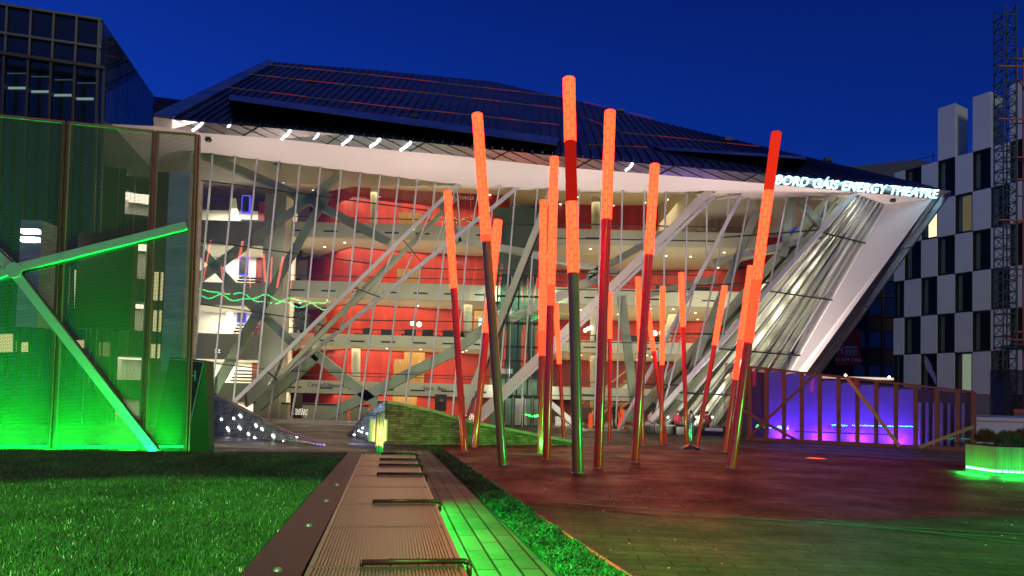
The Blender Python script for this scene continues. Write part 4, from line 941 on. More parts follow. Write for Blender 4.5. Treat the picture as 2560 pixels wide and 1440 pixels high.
# receding side face
c1 = AT(384, 241, 37.8); sd_ = VP(c0, c1)
sdp = lambda u, v, k=0: PL(u, v, sd_[0]+sd_[1]*k, sd_[1])
MB().add([c0, c1, V((c1.x, c1.y, 0)), V((c0.x, c0.y, 0))], [(0, 1, 2, 3)]).build('side_wall', mat('office_side_glass', (.03, .045, .06), .03, .0, .1, .3, spec=1.0), off)
fr = MB()
n_ = 13
for i in range(n_+1):
    p = c0.lerp(c1, i/n_); fr.beam(p, V((p.x, p.y, 0)), .07, .06, sd_[1], .0)
for k in (.0, .235, .47, .70): 
    fr.beam(V((c0.x, c0.y, c0.z*(1-k))), V((c1.x, c1.y, c1.z*(1-k))), .12, .07, sd_[1], .01)
fr.build('side_frame', mat('side_frame_grey', (.16, .18, .2), .4, .2), off)
MB().beam(sdp(300, 190, .1), sdp(384, 300, .1), .10, .06, sd_[1]).build('handrail', m_frame, off)
w0 = AT(384, 241, 38.2); w1 = AT(470, 252, 42)
MB().prism([w0, w1, V((w1.x, w1.y, 0)), V((w0.x, w0.y, 0))], (0, .5, 0)).build('rear_wing', mat('wing_cladding', (.03, .03, .032), .5), off)
# lit rooms between office and theatre
YM = 36
for (u0, v0, u1, v1) in ((386, 680, 432, 750), (384, 775, 430, 828), (376, 860, 405, 895)):
    z0, z1 = Zof(v1, u0, YM), Zof(v0, u0, YM); xx0, xx1 = AT(u0, v0, YM).x, AT(u1, v0, YM).x
    w = MB().box((xx0, YM, z0), (xx1, YM+.1, z1)).build('window', m_yel, off)
MB().box((AT(370, 700, YM+.15).x, YM+.12, 0), (AT(440, 700, YM+.15).x, YM+.4, Zof(430, 400, YM+.15))).build('link_wall', mat('link_wall_render', (.10, .10, .09), .7), off)
fr = MB()
for u in (398, 410, 421): fr.box((AT(u, 700, YM).x, YM-.06, Zof(895, 400, YM)), (AT(u, 700, YM).x+.08, YM-.003, Zof(680, 400, YM)))
fr.build('window_bars', m_odk, off)

# ================================================================ STONE RAMP WALLS
def stonemat(name, c1, c2, mort):
    m, n, l, out = newmat(name); b = n.new('ShaderNodeBsdfPrincipled'); l.new(b.outputs[0], out.inputs[0]); b.inputs['Roughness'].default_value = .8
    t = n.new('ShaderNodeTexCoord'); sx = n.new('ShaderNodeSeparateXYZ'); l.new(t.outputs['Object'], sx.inputs[0]); ad = n.new('ShaderNodeMath'); l.new(sx.outputs[0], ad.inputs[0]); ad.inputs[1].default_value = 0
    ad2 = n.new('ShaderNodeMath'); ad2.operation = 'MULTIPLY_ADD'; ad2.inputs[1].default_value = .6; l.new(sx.outputs[1], ad2.inputs[0]); l.new(sx.outputs[0], ad2.inputs[2])
    cb = n.new('ShaderNodeCombineXYZ'); l.new(ad2.outputs[0], cb.inputs[0]); l.new(sx.outputs[2], cb.inputs[1])
    nz = n.new('ShaderNodeTexNoise'); nz.inputs['Scale'].default_value = 2.2; nz.inputs['Detail'].default_value = 3; l.new(t.outputs['Object'], nz.inputs['Vector'])
    vm = n.new('ShaderNodeVectorMath'); vm.operation = 'MULTIPLY_ADD'; l.new(nz.outputs['Color'], vm.inputs[0]); vm.inputs[1].default_value = (.35, .14, 0); l.new(cb.outputs[0], vm.inputs[2])
    br = n.new('ShaderNodeTexBrick'); l.new(vm.outputs[0], br.inputs[0]); br.inputs['Scale'].default_value = 1; br.inputs['Brick Width'].default_value = .42; br.inputs['Row Height'].default_value = .085; br.inputs['Mortar Size'].default_value = .009; br.inputs['Mortar Smooth'].default_value = .6; br.squash = .7; br.squash_frequency = 3
    br.inputs['Color1'].default_value = (*c1, 1); br.inputs['Color2'].default_value = (*c2, 1); br.inputs['Mortar'].default_value = (*mort, 1)
    n2 = n.new('ShaderNodeTexNoise'); n2.inputs['Scale'].default_value = 4; n2.inputs['Detail'].default_value = 6; l.new(t.outputs['Object'], n2.inputs['Vector'])
    r = n.new('ShaderNodeMapRange'); l.new(n2.outputs['Fac'], r.inputs[0]); r.inputs[1].default_value = .3; r.inputs[2].default_value = .7; r.inputs[3].default_value = .55; r.inputs[4].default_value = 1.4
    s = n.new('ShaderNodeVectorMath'); s.operation = 'SCALE'; l.new(br.outputs['Color'], s.inputs[0]); l.new(r.outputs[0], s.inputs['Scale']); l.new(s.outputs[0], b.inputs['Base Color'])
    mu = n.new('ShaderNodeMath'); mu.operation = 'MULTIPLY_ADD'; l.new(br.outputs['Fac'], mu.inputs[0]); mu.inputs[1].default_value = -1.5; l.new(n2.outputs['Fac'], mu.inputs[2])
    bp = n.new('ShaderNodeBump'); bp.inputs['Strength'].default_value = .9; bp.inputs['Distance'].default_value = .05; l.new(mu.outputs[0], bp.inputs['Height']); l.new(bp.outputs[0], b.inputs['Normal']); return m
m_stone = stonemat('stacked_stone', (.46, .44, .32), (.30, .29, .21), (.07, .065, .05))
m_stone2 = stonemat('brown_stacked_stone', (.26, .17, .10), (.13, .085, .05), (.05, .035, .025))
def wall_thing(name, label, base0, base1, tops, m, cat='wall', depth=2.2, capm=None):
    a, b = G(*base0), G(*base1); pl = VP(a, b); t = thing(name, label, cat, (a.x, a.y, 0))
    pts = [a]+[PL(u, v, *pl) for u, v in tops]+[b]
    w_ = MB(); back_ = V((-pl[1].x, -pl[1].y, 0))*depth
    # subdivided front so the stone face is slightly uneven
    w_.prism(pts, back_); w_.build('stone_face', m, t)
    return t, pl, pts
rw, plr, pts_ = wall_thing('ramp_wall', 'sloping grey stone ramp wall dotted with small white lights', (470, 1080), (795, 1112), [(470, 955), (515, 979), (560, 1000), (640, 1042), (715, 1082)], m_stone, depth=.25)
for i, (u, v, a, w_) in enumerate([(525, 995, 25, 6), (554, 1048, 20, 6), (585, 1046, 30, 7), (602, 1040, 30, 12), (571, 1073, 35, 16), (600, 1070, 30, 13), (641, 1064, 35, 10), (656, 1073, 30, 10), (622, 1085, 35, 8), (638, 1095, 20, 8), (684, 1090, 25, 12), (710, 1105, 20, 7), (743, 1091, 25, 6), (621, 1097, 0, 4)]):
    p = PL(u, v, *plr)+plr[1]*.01; tx = V((-plr[1].y, plr[1].x, 0)); tx = tx if tx.x > 0 else -tx
    d_ = tx*math.cos(R(a))-V((0, 0, 1))*math.sin(R(a)); k = p.y/F
    MB().beam(p-d_*w_*k*.45, p+d_*w_*k*.45, 3.6*k, .02, plr[1], .0).build('wall_light', m_led_w, rw)
b_ = MB(); a = G(708, 1080)+V((0, 0, 1)); 
m_violet = emit('violet_led', (.45, .35, 1.0), 1.2)
q0, q1 = PL(700, 1078, *plr), PL(812, 1110, *plr); q1.z = .02
MB().beam(q0+plr[1]*.05+V((0, 0, .05)), q1+plr[1]*.05+V((0, 0, .05)), .07, .06, plr[1]).build('edge_cap', mat('violet_cap', (.35, .12, .25), .4, .3), rw)
for k in range(5):
    p = G(768+9*k, 1104+k*1.2); q = G(776+9*k, 1110+k*1.2); MB().beam(p, q, .05, .03, V((0, 0, 1)), .0).build('violet_lamp', m_violet, rw)
arealight('added_ramp_light', tuple(G(640, 1116)+V((.4, -.8, .25))), 2.5, 26, (.95, 1, .80), (-.1, 1, .35), .2, 140)  # unseen light added in front to lighten the stone
# wedge with blue lit end
wg, plw, pts_ = wall_thing('stone_wedge', 'brown stacked stone wedge wall sloping down towards the light sticks', (963, 1112), (1436, 1114), [(968, 1004), (1010, 1012), (1082, 1027), (1137, 1044), (1203, 1060), (1328, 1084), (1434, 1105)], m_stone2, depth=2.4)
cp = MB()
tops_ = [PL(u, v, *plw) for u, v in [(968, 1004), (1010, 1012), (1082, 1027), (1137, 1044), (1203, 1060), (1328, 1084), (1434, 1105)]]
for a, b in zip(tops_[:-1], tops_[1:]): cp.beam(a+V((0, 0, .0))+plw[1]*.02, b+plw[1]*.02, .10, .10, plw[1], -.04)
cp.build('coping', mat('coping_stone', (.34, .26, .17), .75, 0, .3, 6, .5), wg)
a = G(866, 1090); b = G(961, 1112); tpx = PL(966, 1003, *plw)
e_ = MB(); e_.prism([a, b, tpx+V((-.06, -.02, 0)), a.lerp(tpx, .45)+V((0, 0, .25))], (.15, .35, 0)); e_.build('end_face', m_stone, wg)
for (u, v) in ((885, 1087), (897, 1077), (904, 1080), (907, 1070), (917, 1084)):
    pe_ = PLN(a, b, tpx); p = PL(u, v, pe_[0]+pe_[1]*.04, pe_[1]); MB().lathe(p, [(.001, -.03), (.045, 0), (.001, .03)], 8).build('wall_light', m_led_w, wg)
arealight('wedge_blue_light', tuple(G(880, 1108)+V((0, -.6, .3))), .5, 45, (.35, .5, 1.0), (.6, .5, .25))
arealight('wedge_orange_light', (G(1010, 1125).x, G(1010, 1125).y-1.2, .2), 1.5, 34, (1, .40, .15), (0, 1, .35))
arealight('wedge_green_light', (G(1390, 1125).x, G(1330, 1130).y-1.4, .25), 3.0, 150, (.02, 1, .10), (0, 1, .18), .2, 150)

# ================================================================ STEEL COLUMN UNIT (bin)
kb = thing('litter_bin', 'stainless column litter bin with green lit side panels at the end of the bench', 'litter bin', tuple(G(947, 1131)))
m_bin = mat('brushed_bin_steel', (.34, .36, .34), .4, .35, .1)
B = G(947, 1131); k = B.y/F; s_ = MB(); H_ = 101*k
for j, (x, r_) in enumerate(((-4.5, 4.2), (1.5, 4.6), (7, 3.6))): s_.tube(B+V((x*k, 0, .0)), B+V((x*k, 0, H_)), r_*k, n=16)
s_.build('column', m_bin, kb, True)
MB().prism([B+V((-26*k, -.05, 27*k)), B+V((-10*k, -.05, 27*k)), B+V((-10*k, -.05, 83*k)), B+V((-24*k, -.05, 83*k))], (0, .22, 0)).build('bin_body', m_bin, kb)
MB().prism([B+V((11*k, -.05, 27*k)), B+V((17*k, -.05, 29*k)), B+V((17*k, -.05, 82*k)), B+V((11*k, -.05, 83*k))], (0, .22, 0)).build('bin_body', m_bin, kb)
MB().box((B.x-26*k, B.y-.04, 90*k), (B.x-8*k, B.y+.04, 92*k)).build('bracket', m_dark, kb)
arealight('bin_green_light', (B.x+.9, B.y-.8, .35), .5, 55, (.0, 1, .1), (-.8, .8, .3))

# ================================================================ RIGHT ENCLOSURE
en = thing('ramp_enclosure', 'blue and violet lit glass enclosure with brown posts on the right', 'enclosure', tuple(G(2150, 1114)))
rp0, rp1 = G(1875, 1101), G(2434, 1129.5); pN = VP(rp0, rp1)
tl_ = [(1875, 917), (1917, 920), (1961, 925), (2005, 930), (2050, 935), (2097, 941), (2144, 946), (2191, 952), (2240, 957), (2289, 963), (2342, 969), (2394, 975), (2434, 980)]
m_fglas = glass('enclosure_glass', (.74, .56, .66), .12, .02, dirt=.02); m_bpost = mat('bronze_post', (.22, .075, .04), .5, .1)
botv = lambda u: 1101+(u-1875)*(28.5/559)
for i, (u, v) in enumerate(tl_):
    p = PL(u, v, *pN); q = PL(u, botv(u), *pN); q.z = 0
    MB().beam(p, q, .17, .16, pN[1], -.02).build('post', m_bpost, en)
    if i:
        p0_ = PL(tl_[i-1][0], tl_[i-1][1], *pN); q0_ = PL(tl_[i-1][0], botv(tl_[i-1][0]), *pN)
        MB().add([p0_, p, V((p.x, p.y, .1)), V((p0_.x, p0_.y, .1))], [(0, 1, 2, 3)]).build('glass_panel', m_fglas, en)
rl = MB(); rl.beam(PL(1875, 917, *pN), PL(2434, 980, *pN), .10, .10, pN[1], -.01); rl.build('top_rail', m_bpost, en)
rl = MB(); q = PL(1875, botv(1875), *pN); w = PL(2434, botv(2434), *pN); q.z = w.z = .08; rl.beam(q, w, .16, .2, pN[1], -.02); rl.build('bottom_rail', m_bpost, en)
for a, b, w in (((2116, 941), (2250, 1116), .15), ((2298, 1118), (2434, 1066), .13), ((2040, 934), (1868, 1100), .12), ((1858, 1025), (2000, 1104), .12)):
    p, q = PL(*a, *pN), PL(*b, *pN); q.z = max(.05, q.z); p.z = max(.05, p.z); MB().beam(p, q, w, .10, pN[1], .15).build('cross_bar', mat('orange_bar', (.55, .20, .10), .35, .6) if w > .125 else m_bpost, en)
# tall left end panel
p = [PL(1812, 907, *pN), PL(1872, 914, *pN), PL(1872, 1101, *pN), PL(1806, 1100, *pN)]
for x in p[2:]: x.z = .05
MB().add(p, [(0, 1, 2, 3)]).build('end_panel', meshmat('brown_mesh', (.12, .05, .05), .05, .35), en)
# inner wall, 2 m behind, lit from below
pI = (pN[0]-pN[1]*2.2, pN[1]); m_iw = mat('inner_blue_wall', (.25, .25, .62), .6, .1, .05)
for i in range(1, 9):
    u0_, u1_ = tl_[i][0]+5, tl_[i+1][0]+1; v = tl_[i][1]+ (16 if i > 3 else 8)
    a, b = PL(u0_, v, *pI), PL(u1_, v, *pI)
    w_ = MB(); w_.prism([V((a.x, a.y, .0)), V((b.x, b.y, 0)), V((b.x, b.y, b.z-.12)), b.lerp(a, .12), a.lerp(b, .12), V((a.x, a.y, a.z-.12))], -pN[1]*.08); w_.build('inner_panel', m_iw, en)
a, b = PL(1850, 925, pI[0]-pN[1]*.3, pN[1]), PL(2440, 986, pI[0]-pN[1]*.3, pN[1])
MB().prism([V((a.x, a.y, 0)), V((b.x, b.y, 0)), b, a], -pN[1]*.1).build('back_wall', mat('brown_back_wall', (.10, .055, .06), .6), en)
cr_ = MB()
for u in range(2300, 2420, 18): p = PL(u, 1000, *pI); cr_.tube(V((p.x, p.y, 0)), V((p.x, p.y, 2.0)), .07, n=12)
cr_.build('corrugated_sheet', mat('corrugated_grey', (.35, .38, .5), .35, .5), en)
MB().beam(PL(1990, 1078, *pI)+pN[1]*.4, PL(2230, 1086, *pI)+pN[1]*.4, .05, .05, nF).build('inner_rail', m_dark, en)
m_vio = emit('violet_strip', (.55, .10, 1.0), 7)
for (u0_, u1_) in ((1920, 1958), (1965, 2000), (2010, 2045), (2055, 2095), (2125, 2160), (2205, 2238), (2245, 2274), (2276, 2290), (2300, 2312)):
    a, b = PL(u0_, botv(u0_)-6, pN[0]-pN[1]*.3, pN[1]), PL(u1_, botv(u1_)-6, pN[0]-pN[1]*.3, pN[1]); MB().beam(a, b, .05, .06, pN[1]).build('light_strip', m_vio, en)
for i in range(4):
    u = 1940+i*95; c = PL(u, 1100, pN[0]-pN[1]*1.2, pN[1]); c.z = .12
    arealight('enclosure_blue_light', tuple(c), 1.6, 36, (.04, .05, 1.0), (-pN[1].x*.8, -pN[1].y*.8, .75), .3, 160)
    c = PL(u+15, 1100, pN[0]-pN[1]*1.75, pN[1]); c.z = .08
    arealight('enclosure_violet_light', tuple(c), .8, 24, (.6, .06, 1.0), (-pN[1].x, -pN[1].y, .8), .1, 160)

# ================================================================ PLANTER AND SHRUBS
pc0, pc1 = G(2413, 1178), G(2490, 1190); pd = V((pc1.x+3.8, pc1.y-.55, 0)); hgt = .74
pb0 = pc0+V((1.5, 2.8, 0)); 
plt = thing('planter', 'large timber clad planter box with a green glowing base at the right edge', 'planter', tuple(pc1))
m_slat = mat('slatted_timber', (.30, .27, .17), .6, 0, .35, 1, .4, 20, stretch=(30, 30, .6))
m_pledge = mat('planter_edge', (.10, .10, .07), .5)
def up_(p, z): return V((p.x, p.y, z))
for a, b in ((pc0, pc1), (pc1, pd)):
    n_ = VP(a, b)[1]
    MB().prism([up_(a, .16), up_(b, .16), up_(b, hgt), up_(a, hgt)], -n_*.06).build('side_panel', m_slat, plt)
    MB().beam(up_(a, .03)-n_*.0, up_(b, .03), .06, .1, n_, -.10).build('base', m_pledge, plt)
    l_ = MB(); nseg = 1 if a is pc0 else 26
    for k in range(nseg):
        p, q = a.lerp(b, (k+.06)/nseg), a.lerp(b, (k+.86)/nseg) if nseg > 1 else b; l_.beam(up_(p, .12)+n_*.005, up_(q, .12)+n_*.005, .055, .02, n_)
    l_.build('light_strip', emit('bright_green_led', (.10, 1.0, .22), 10), plt)
    mid = (a+b)/2+n_*.16; le = (b-a).length; ang = math.atan2((b-a).y, (b-a).x)
    for zz, dr_, pw in ((.14, (0, 0, 1), 30), (.18, (0, 0, -1), 190)):
        al = arealight('planter_green_light', (mid.x+n_.x*.05, mid.y+n_.y*.05, zz), le, pw*(1.0 if a is pc1 else .28), (.0, 1, .08), dr_, .06)
        al.rotation_euler = (0 if dr_[2] < 0 else math.pi, 0, ang)
MB().add([up_(pc0, hgt-.08), up_(pc1, hgt-.08), up_(pd, hgt-.08), up_(pd+V((0, 2.5, 0)), hgt-.08), up_(pb0, hgt-.08)], [(0, 1, 2, 3, 4)]).build('soil_bed', m_soil, plt)
m_bush = leafmat('lavender_leaf', (.06, .085, .025), .5); m_bush2 = leafmat('dry_leaf', (.14, .07, .02), .6); m_stem = mat('woody_stem', (.20, .13, .05), .7)
def shrub(px, py, wpx, hpx, Y, lab, m):
    p = AT(px, py, Y); p.z = hgt-.08; k = Y/F; w, h = wpx*k/2, hpx*k
    t = thing('shrub', lab, 'shrub', tuple(p), 'rounded shrubs in the planter'); n_ = 5200
    th_ = RNG.uniform(0, 2*np.pi, n_); cz = RNG.uniform(-.35, 1, n_); rr = RNG.uniform(.25, 1, n_)**.4*(1+.12*np.sin(th_*5+cz*6))
    sn = np.sqrt(1-cz**2)
    P = np.stack([p.x+rr*sn*np.cos(th_)*w, p.y+rr*sn*np.sin(th_)*w, p.z+.38*h+rr*cz*h*.58], 1); P[:, 2] = np.maximum(P[:, 2], p.z)
    ob = scatter_tris('foliage', P, RNG.uniform(.02, .075, n_), RNG.uniform(.006, .018, n_), m, .8, t)
    b_ = MB()
    for q in range(9):
        a = q*.7; b_.tube(p+V((math.cos(a)*.02, math.sin(a)*.02, 0)), p+V((math.cos(a)*w*.8, math.sin(a)*w*.8, h*.85)), .006, .003, 5)
    b_.build('stems', m_stem, t)
shrub(2464, 1100, 46, 42, pc0.y+.9, 'small brown rounded shrub at the left end of the planter', m_bush2)
shrub(2520, 1100, 62, 46, pc1.y+.55, 'green lit rounded shrub, second from the left in the planter', m_bush)
shrub(2556, 1100, 44, 48, pc1.y+1.3, 'dark brown shrub at the right picture edge behind the green one', m_bush2)

arealight('added_green_light', (13.5, 8.5, .8), 1.6, 900, (0, 1, .10), (-1, .30, -.02), 1.2, 150)  # unseen green lamp added off to the right, apart from the planter
# low white wall behind planter
lw0, lw1 = V((G(2436, 1112).x, G(2436, 1112).y, 0)), V((34, 30, 0)); pW = VP(lw0, lw1)
lw = thing('low_wall', 'low white panelled wall with thin red line behind the planter', 'wall', tuple(lw0))
zt_ = PL(2436, 1039, *pW).z
MB().prism([up_(lw0, 0), up_(lw1, 0), up_(lw1, zt_), up_(lw0, zt_)], -pW[1]*.4).build('wall_panel', mat('white_boards', (.72, .68, .70), .6, 0, .06, 2), lw)
MB().beam(up_(lw0, zt_-.26), up_(lw1, zt_-.26), .035, .012, pW[1], .0).build('red_line', mat('red_line_paint', (.45, .04, .05), .5), lw)
MB().beam(up_(lw0, zt_+.01), up_(lw1, zt_+.01), .06, .4, pW[1], -.35).build('coping', m_steel, lw)
# ================================================================ CHEQUERED BUILDING (right)
ck = thing('chequered_building', 'tall building with chequered white panels and dark windows behind the enclosure', 'building', (50, 55, 0))
YK = 63.0; k0 = AT(2234, 885, YK); dk = V((.53, -.85, 0)).normalized(); pK = VP(k0, k0+dk*5)
kp = lambda u, v, k=0: PL(u, v, pK[0]+pK[1]*k, pK[1])
def cpos(u, v=885): q = kp(u, v)-k0; return q.dot(dk)
cols_ = [cpos(u) for u in (2234, 2260, 2302, 2343, 2387, 2431, 2477, 2525, 2572, 2622)]
z5 = kp(2350, 402).z; z1 = kp(2302, 885).z
step = (z5-z1)/5; zs_ = [kp(2302, 985).z]+[z1+step*i for i in range(0, 6)]
zs_.append(kp(2350, 270).z)
zs_.append(zs_[-1]+2)
m_pan = mat('white_fibre_panel', (.64, .70, .56), .75, 0, .05, .5, .3, 30); m_wfr = mat('dark_window_frame', (.02, .022, .022), .4, .4)
m_reveal = mat('green_grey_reveal', (.16, .24, .15), .6); m_kgl = mat('night_window', (.012, .020, .014), .3, 0, .5, .5, spec=.12)
def kpt(s, z, k=0): q = k0+dk*s+pK[1]*k; return V((q.x, q.y, z))
MB().prism([kpt(cols_[0], 0, -.6), kpt(cols_[-1], 0, -.6), kpt(cols_[-1], zs_[6], -.6), kpt(cols_[0], zs_[6], -.6)], -pK[1]*10).build('core', m_wfr, ck)
m_panel_lit = emit('lit_curtain_window', (.33, .42, .30), .55); m_warmwin = emit('warm_room_light', (.6, .52, .28), .16)
for r in range(7):
    for c in range(9):
        white = (r+c) % 2 == 1
        s0, s1 = cols_[c], cols_[c+1]; za, zb = zs_[r], zs_[r+1]
        if r == 6 and (c < 3 or not white): continue
        if r == 5 and c < 0: continue
        if white:
            MB().prism([kpt(s0+.01, za+.02, .05), kpt(s1-.01, za+.02, .05), kpt(s1-.01, zb-.02, .05), kpt(s0+.01, zb-.02, .05)], -pK[1]*(.6 if r < 6 else 2.2)).build('panel', m_pan, ck)
        else:
            f_ = MB(); g = .10
            for (a, b, c_, d_) in ((s0, za, s1, za+g*1.6), (s0, zb-g*1.5, s1, zb), (s0, za, s0+g, zb), (s1-g, za, s1, zb)):
                f_.prism([kpt(a, b, -.05), kpt(c_, b, -.05), kpt(c_, d_, -.05), kpt(a, d_, -.05)], -pK[1]*.35)
            w = f_.build('window', m_wfr, ck)
            sp = s0+g+(s1-s0-2*g)*.26
            MB().prism([kpt(s0+g, za+g*1.6, -.42), kpt(sp, za+g*1.6, -.42), kpt(sp, zb-g*1.5, -.42), kpt(s0+g, zb-g*1.5, -.42)], -pK[1]*.03).build('reveal', m_reveal, w)
            m_ = m_kgl
            if (r, c) == (0, 4): m_ = m_panel_lit
            if (r, c) in ((4, 4),): m_ = m_warmwin
            if (r, c) in ((4, 2),): m_ = emit('bright_room_light', (1, .85, .5), 1.3)
            MB().prism([kpt(sp, za+g*1.6, -.43), kpt(s1-g, za+g*1.6, -.43), kpt(s1-g, zb-g*1.5, -.43), kpt(sp, zb-g*1.5, -.43)], -pK[1]*.02).build('pane', m_, w)
# ground floor base panel & mural of a white hose like figure
b_ = MB()
mu = [(2308, 893), (2318, 905), (2324, 922), (2334, 940), (2341, 960)]
for (a, b), w in zip(zip(mu[:-1], mu[1:]), (.45, .5, .4, .3)): b_.beam(kp(*a, -.38), kp(*b, -.38), w, .02, pK[1])
b_.build('mural', mat('mural_white', (.6, .62, .66), .6, 0, .3, 6), ck)
MB().prism([kpt(cols_[5], zs_[0]-2.5, .02), kpt(cols_[6], zs_[0]-2.5, .02), kpt(cols_[6], zs_[0], .02), kpt(cols_[5], zs_[0], .02)], -pK[1]*.5).build('base_panel', mat('beige_base', (.25, .23, .18), .8), ck)

# ================================================================ DARK BRICK BUILDING BEHIND
db = thing('brick_building', 'dark brick building with red letting banner between theatre and chequered block', 'building', (40, 80, 0))
YD = 80.0
xa, xb = X(2010, YD), X(2440, YD); zr = Zof(452, 2240, YD)
MB().box((xa, YD, 0), (xb, YD+6, Zof(700, 2200, YD))).build('wall', mat('dark_brick', (.06, .028, .024), .8, 0, .3, 2), db)
MB().prism([AT(2110, 440, YD+3), AT(2110, 418, YD+3), AT(2290, 399, YD+3), AT(2345, 408, YD+3), AT(2345, 445, YD+3)], (0, 6, 0)).build('roof', mat('dark_rooftop', (.05, .06, .08), .6), db)
MB().tube(AT(2333, 405, YD+3), AT(2333, 378, YD+3), .06, n=6).tube(AT(2280, 402, YD+3), AT(2348, 385, YD+3), .05, n=6).build('roof_mast', m_dark, db)
MB().box((X(2105, YD+3.2), YD+3.2, 0), (xb, YD+9, Zof(440, 2240, YD+3.2))).build('upper_wall', mat('dark_upper_cladding', (.03, .032, .04), .6), db)
fr = MB()
for i in range(12): 
    x = xa+(xb-xa)*i/11; fr.box((x-.12, YD-.15, 3.8), (x+.12, YD-.003, Zof(702, 2200, YD)))
for v in (700, 740, 790, 826, 870, 912, 950): z = Zof(v, 2180, YD); fr.box((xa, YD-.2, z-.1), (xb, YD-.153, z+.1))
fr.build('window_frames', m_black, db)
m_dk_win = mat('unlit_window', (.010, .009, .009), .1, 0, .2, 1, spec=.8)
for r_, (va, vb) in enumerate(((705, 738), (745, 786), (830, 868), (915, 946))):
    for i in range(11):
        if va > 740 and i in (1, 2): continue
        x = xa+(xb-xa)*(i+.14)/11; x2 = xa+(xb-xa)*(i+.86)/11
        MB().box((x, YD-.06, Zof(vb, 2180, YD)), (x2, YD-.004, Zof(va, 2180, YD))).build('window', m_dk_win, db)
MB().box((X(2085, YD), YD-.5, Zof(914, 2110, YD)), (X(2146, YD), YD-.3, Zof(822, 2110, YD))).build('banner', mat('red_banner', (.45, .04, .025), .6, 0, .1), db)
MB().box((X(2091, YD), YD-.56, Zof(888, 2110, YD)), (X(2109, YD), YD-.505, Zof(866, 2110, YD))).build('banner_logo', mat('pink_logo', (.55, .08, .12), .6), db)
MB().box((X(2109.3, YD), YD-.56, Zof(889, 2110, YD)), (X(2137, YD), YD-.505, Zof(865, 2110, YD))).build('banner_logo', mat('pale_logo', (.5, .45, .45), .6), db)
m_bt = mat('banner_white', (.8, .75, .72), .6)
text_at('HT', (X(2100, YD), YD-.6, Zof(885, 2110, YD)), 1.15, m_bt, db); text_at('Meagher', (X(2123, YD), YD-.6, Zof(876, 2110, YD)), .42, m_ink, db); text_at('O\'Reilly', (X(2123, YD), YD-.6, Zof(886, 2110, YD)), .42, m_ink, db)
text_at('01 634 2466', (X(2114, YD), YD-.6, Zof(904, 2110, YD)), .62, m_bt, db)
MB().box((X(2040, YD-8), YD-8.1, Zof(947, 2100, YD-8)), (X(2238, YD-8), YD-8, Zof(941, 2100, YD-8))).build('street_light_line', emit('shopfront_glow', (1, .85, .6), .8), db)
for (u, v) in ((2114, 938), (2223, 943)):
    p = AT(u, v, YD-9); MB().lathe(p, [(.001, -.14), (.14, 0), (.001, .14)], 10).build('wall_lamp', m_winlit, db)

# ================================================================ HOIST MAST AND SCAFFOLD
YH = 46.0
hm = thing('hoist_mast', 'tall green steel lattice hoist mast in front of the chequered building', 'mast', tuple(V((X(2505, YH), YH, 0))))
m_lat = mat('mast_steel', (.05, .085, .075), .5, .6); m_lat.name = 'mast_steel'
top = AT(2513, 20, YH); bx = V((top.x-.0, YH, 0)); zt_m = top.z; hw = .44
cr4 = [(sx*hw, sy*hw) for sx, sy in ((-1, -1), (1, -1), (1, 1), (-1, 1))]
for (x, y) in cr4: MB().tube(V((bx.x+x, YH+y, 0)), V((bx.x+x, YH+y, zt_m)), .05, n=6).build('chord', m_lat, hm)
b_ = MB(); nb = int(zt_m/.75)
for i in range(nb):
    z0, z1 = i*zt_m/nb, (i+1)*zt_m/nb
    for j in range(4):
        a, c = cr4[j], cr4[(j+1) % 4]
        b_.beam(V((bx.x+a[0], YH+a[1], z0)), V((bx.x+c[0], YH+c[1], z0)), .07, .05)
        if i % 2 == 0: a, c = c, a
        b_.beam(V((bx.x+a[0], YH+a[1], z0)), V((bx.x+c[0], YH+c[1], z1)), .04, .03)
b_.build('lattice', m_lat, hm)
m_or = mat('orange_scaffold_paint', (.48, .12, .05), .5, .3)
for v in (175, 305, 555, 850):
    z = Zof(v, 2500, YH); MB().beam(V((bx.x-.8, YH-.5, z)), V((bx.x+1.6, YH-.5, z)), .09, .08).build('wall_tie', m_or, hm)
MB().box((bx.x-.6, YH-.6, 0), (bx.x+.9, YH+.6, Zof(925, 2510, YH))).build('hoist_cage', meshmat('cage_mesh', (.03, .03, .03), .12, .3, .2), hm)
MB().box((bx.x-.9, YH-2.1, 0), (bx.x+.5, YH-1.2, 1.9)).build('control_box', mat('grey_box', (.35, .36, .38), .6, 0, .2), hm)
sc = thing('scaffold', 'orange painted scaffold frame at the right picture edge', 'scaffold', tuple(V((X(2552, YH), YH, 0))))
b_ = []
for u, v in ((2542, 125), (2558, 120), (2580, 120)):
    p = AT(u, v, YH+.5); MB().tube(V((p.x, p.y, 0)), p, .06, n=8).build('pole', m_or, sc)
b_ = MB()
for v in (150, 395, 450, 555, 690, 830, 862, 1010): 
    z = Zof(v, 2550, YH+.5); b_.beam(V((X(2530, YH+.5), YH+.4, z)), V((X(2600, YH+.5), YH+.4, z)), .10, .07)
b_.beam(AT(2540, 195, YH+.4), AT(2575, 235, YH+.4), .10, .07); b_.build('ledger', m_or, sc)
b_ = MB()
for v in (312, 404, 493, 675, 855): z = Zof(v, 2550, YH+.5); b_.beam(V((X(2528, YH+.5), YH+.3, z)), V((X(2600, YH+.5), YH+.3, z)), .06, .05)
b_.box((X(2528, YH), YH-.2, Zof(872, 2550, YH)), (X(2600, YH), YH+1, Zof(862, 2550, YH))); b_.build('platform', m_dark, sc)
sk = thing('skip', 'dark builders machinery and crates at the foot of the scaffold', 'machinery', tuple(V((X(2545, 44), 44, 0))))
MB().box((X(2508, 44), 44, 0), (X(2530, 44), 45, 3.6)).build('cabinet', m_dark, sk)
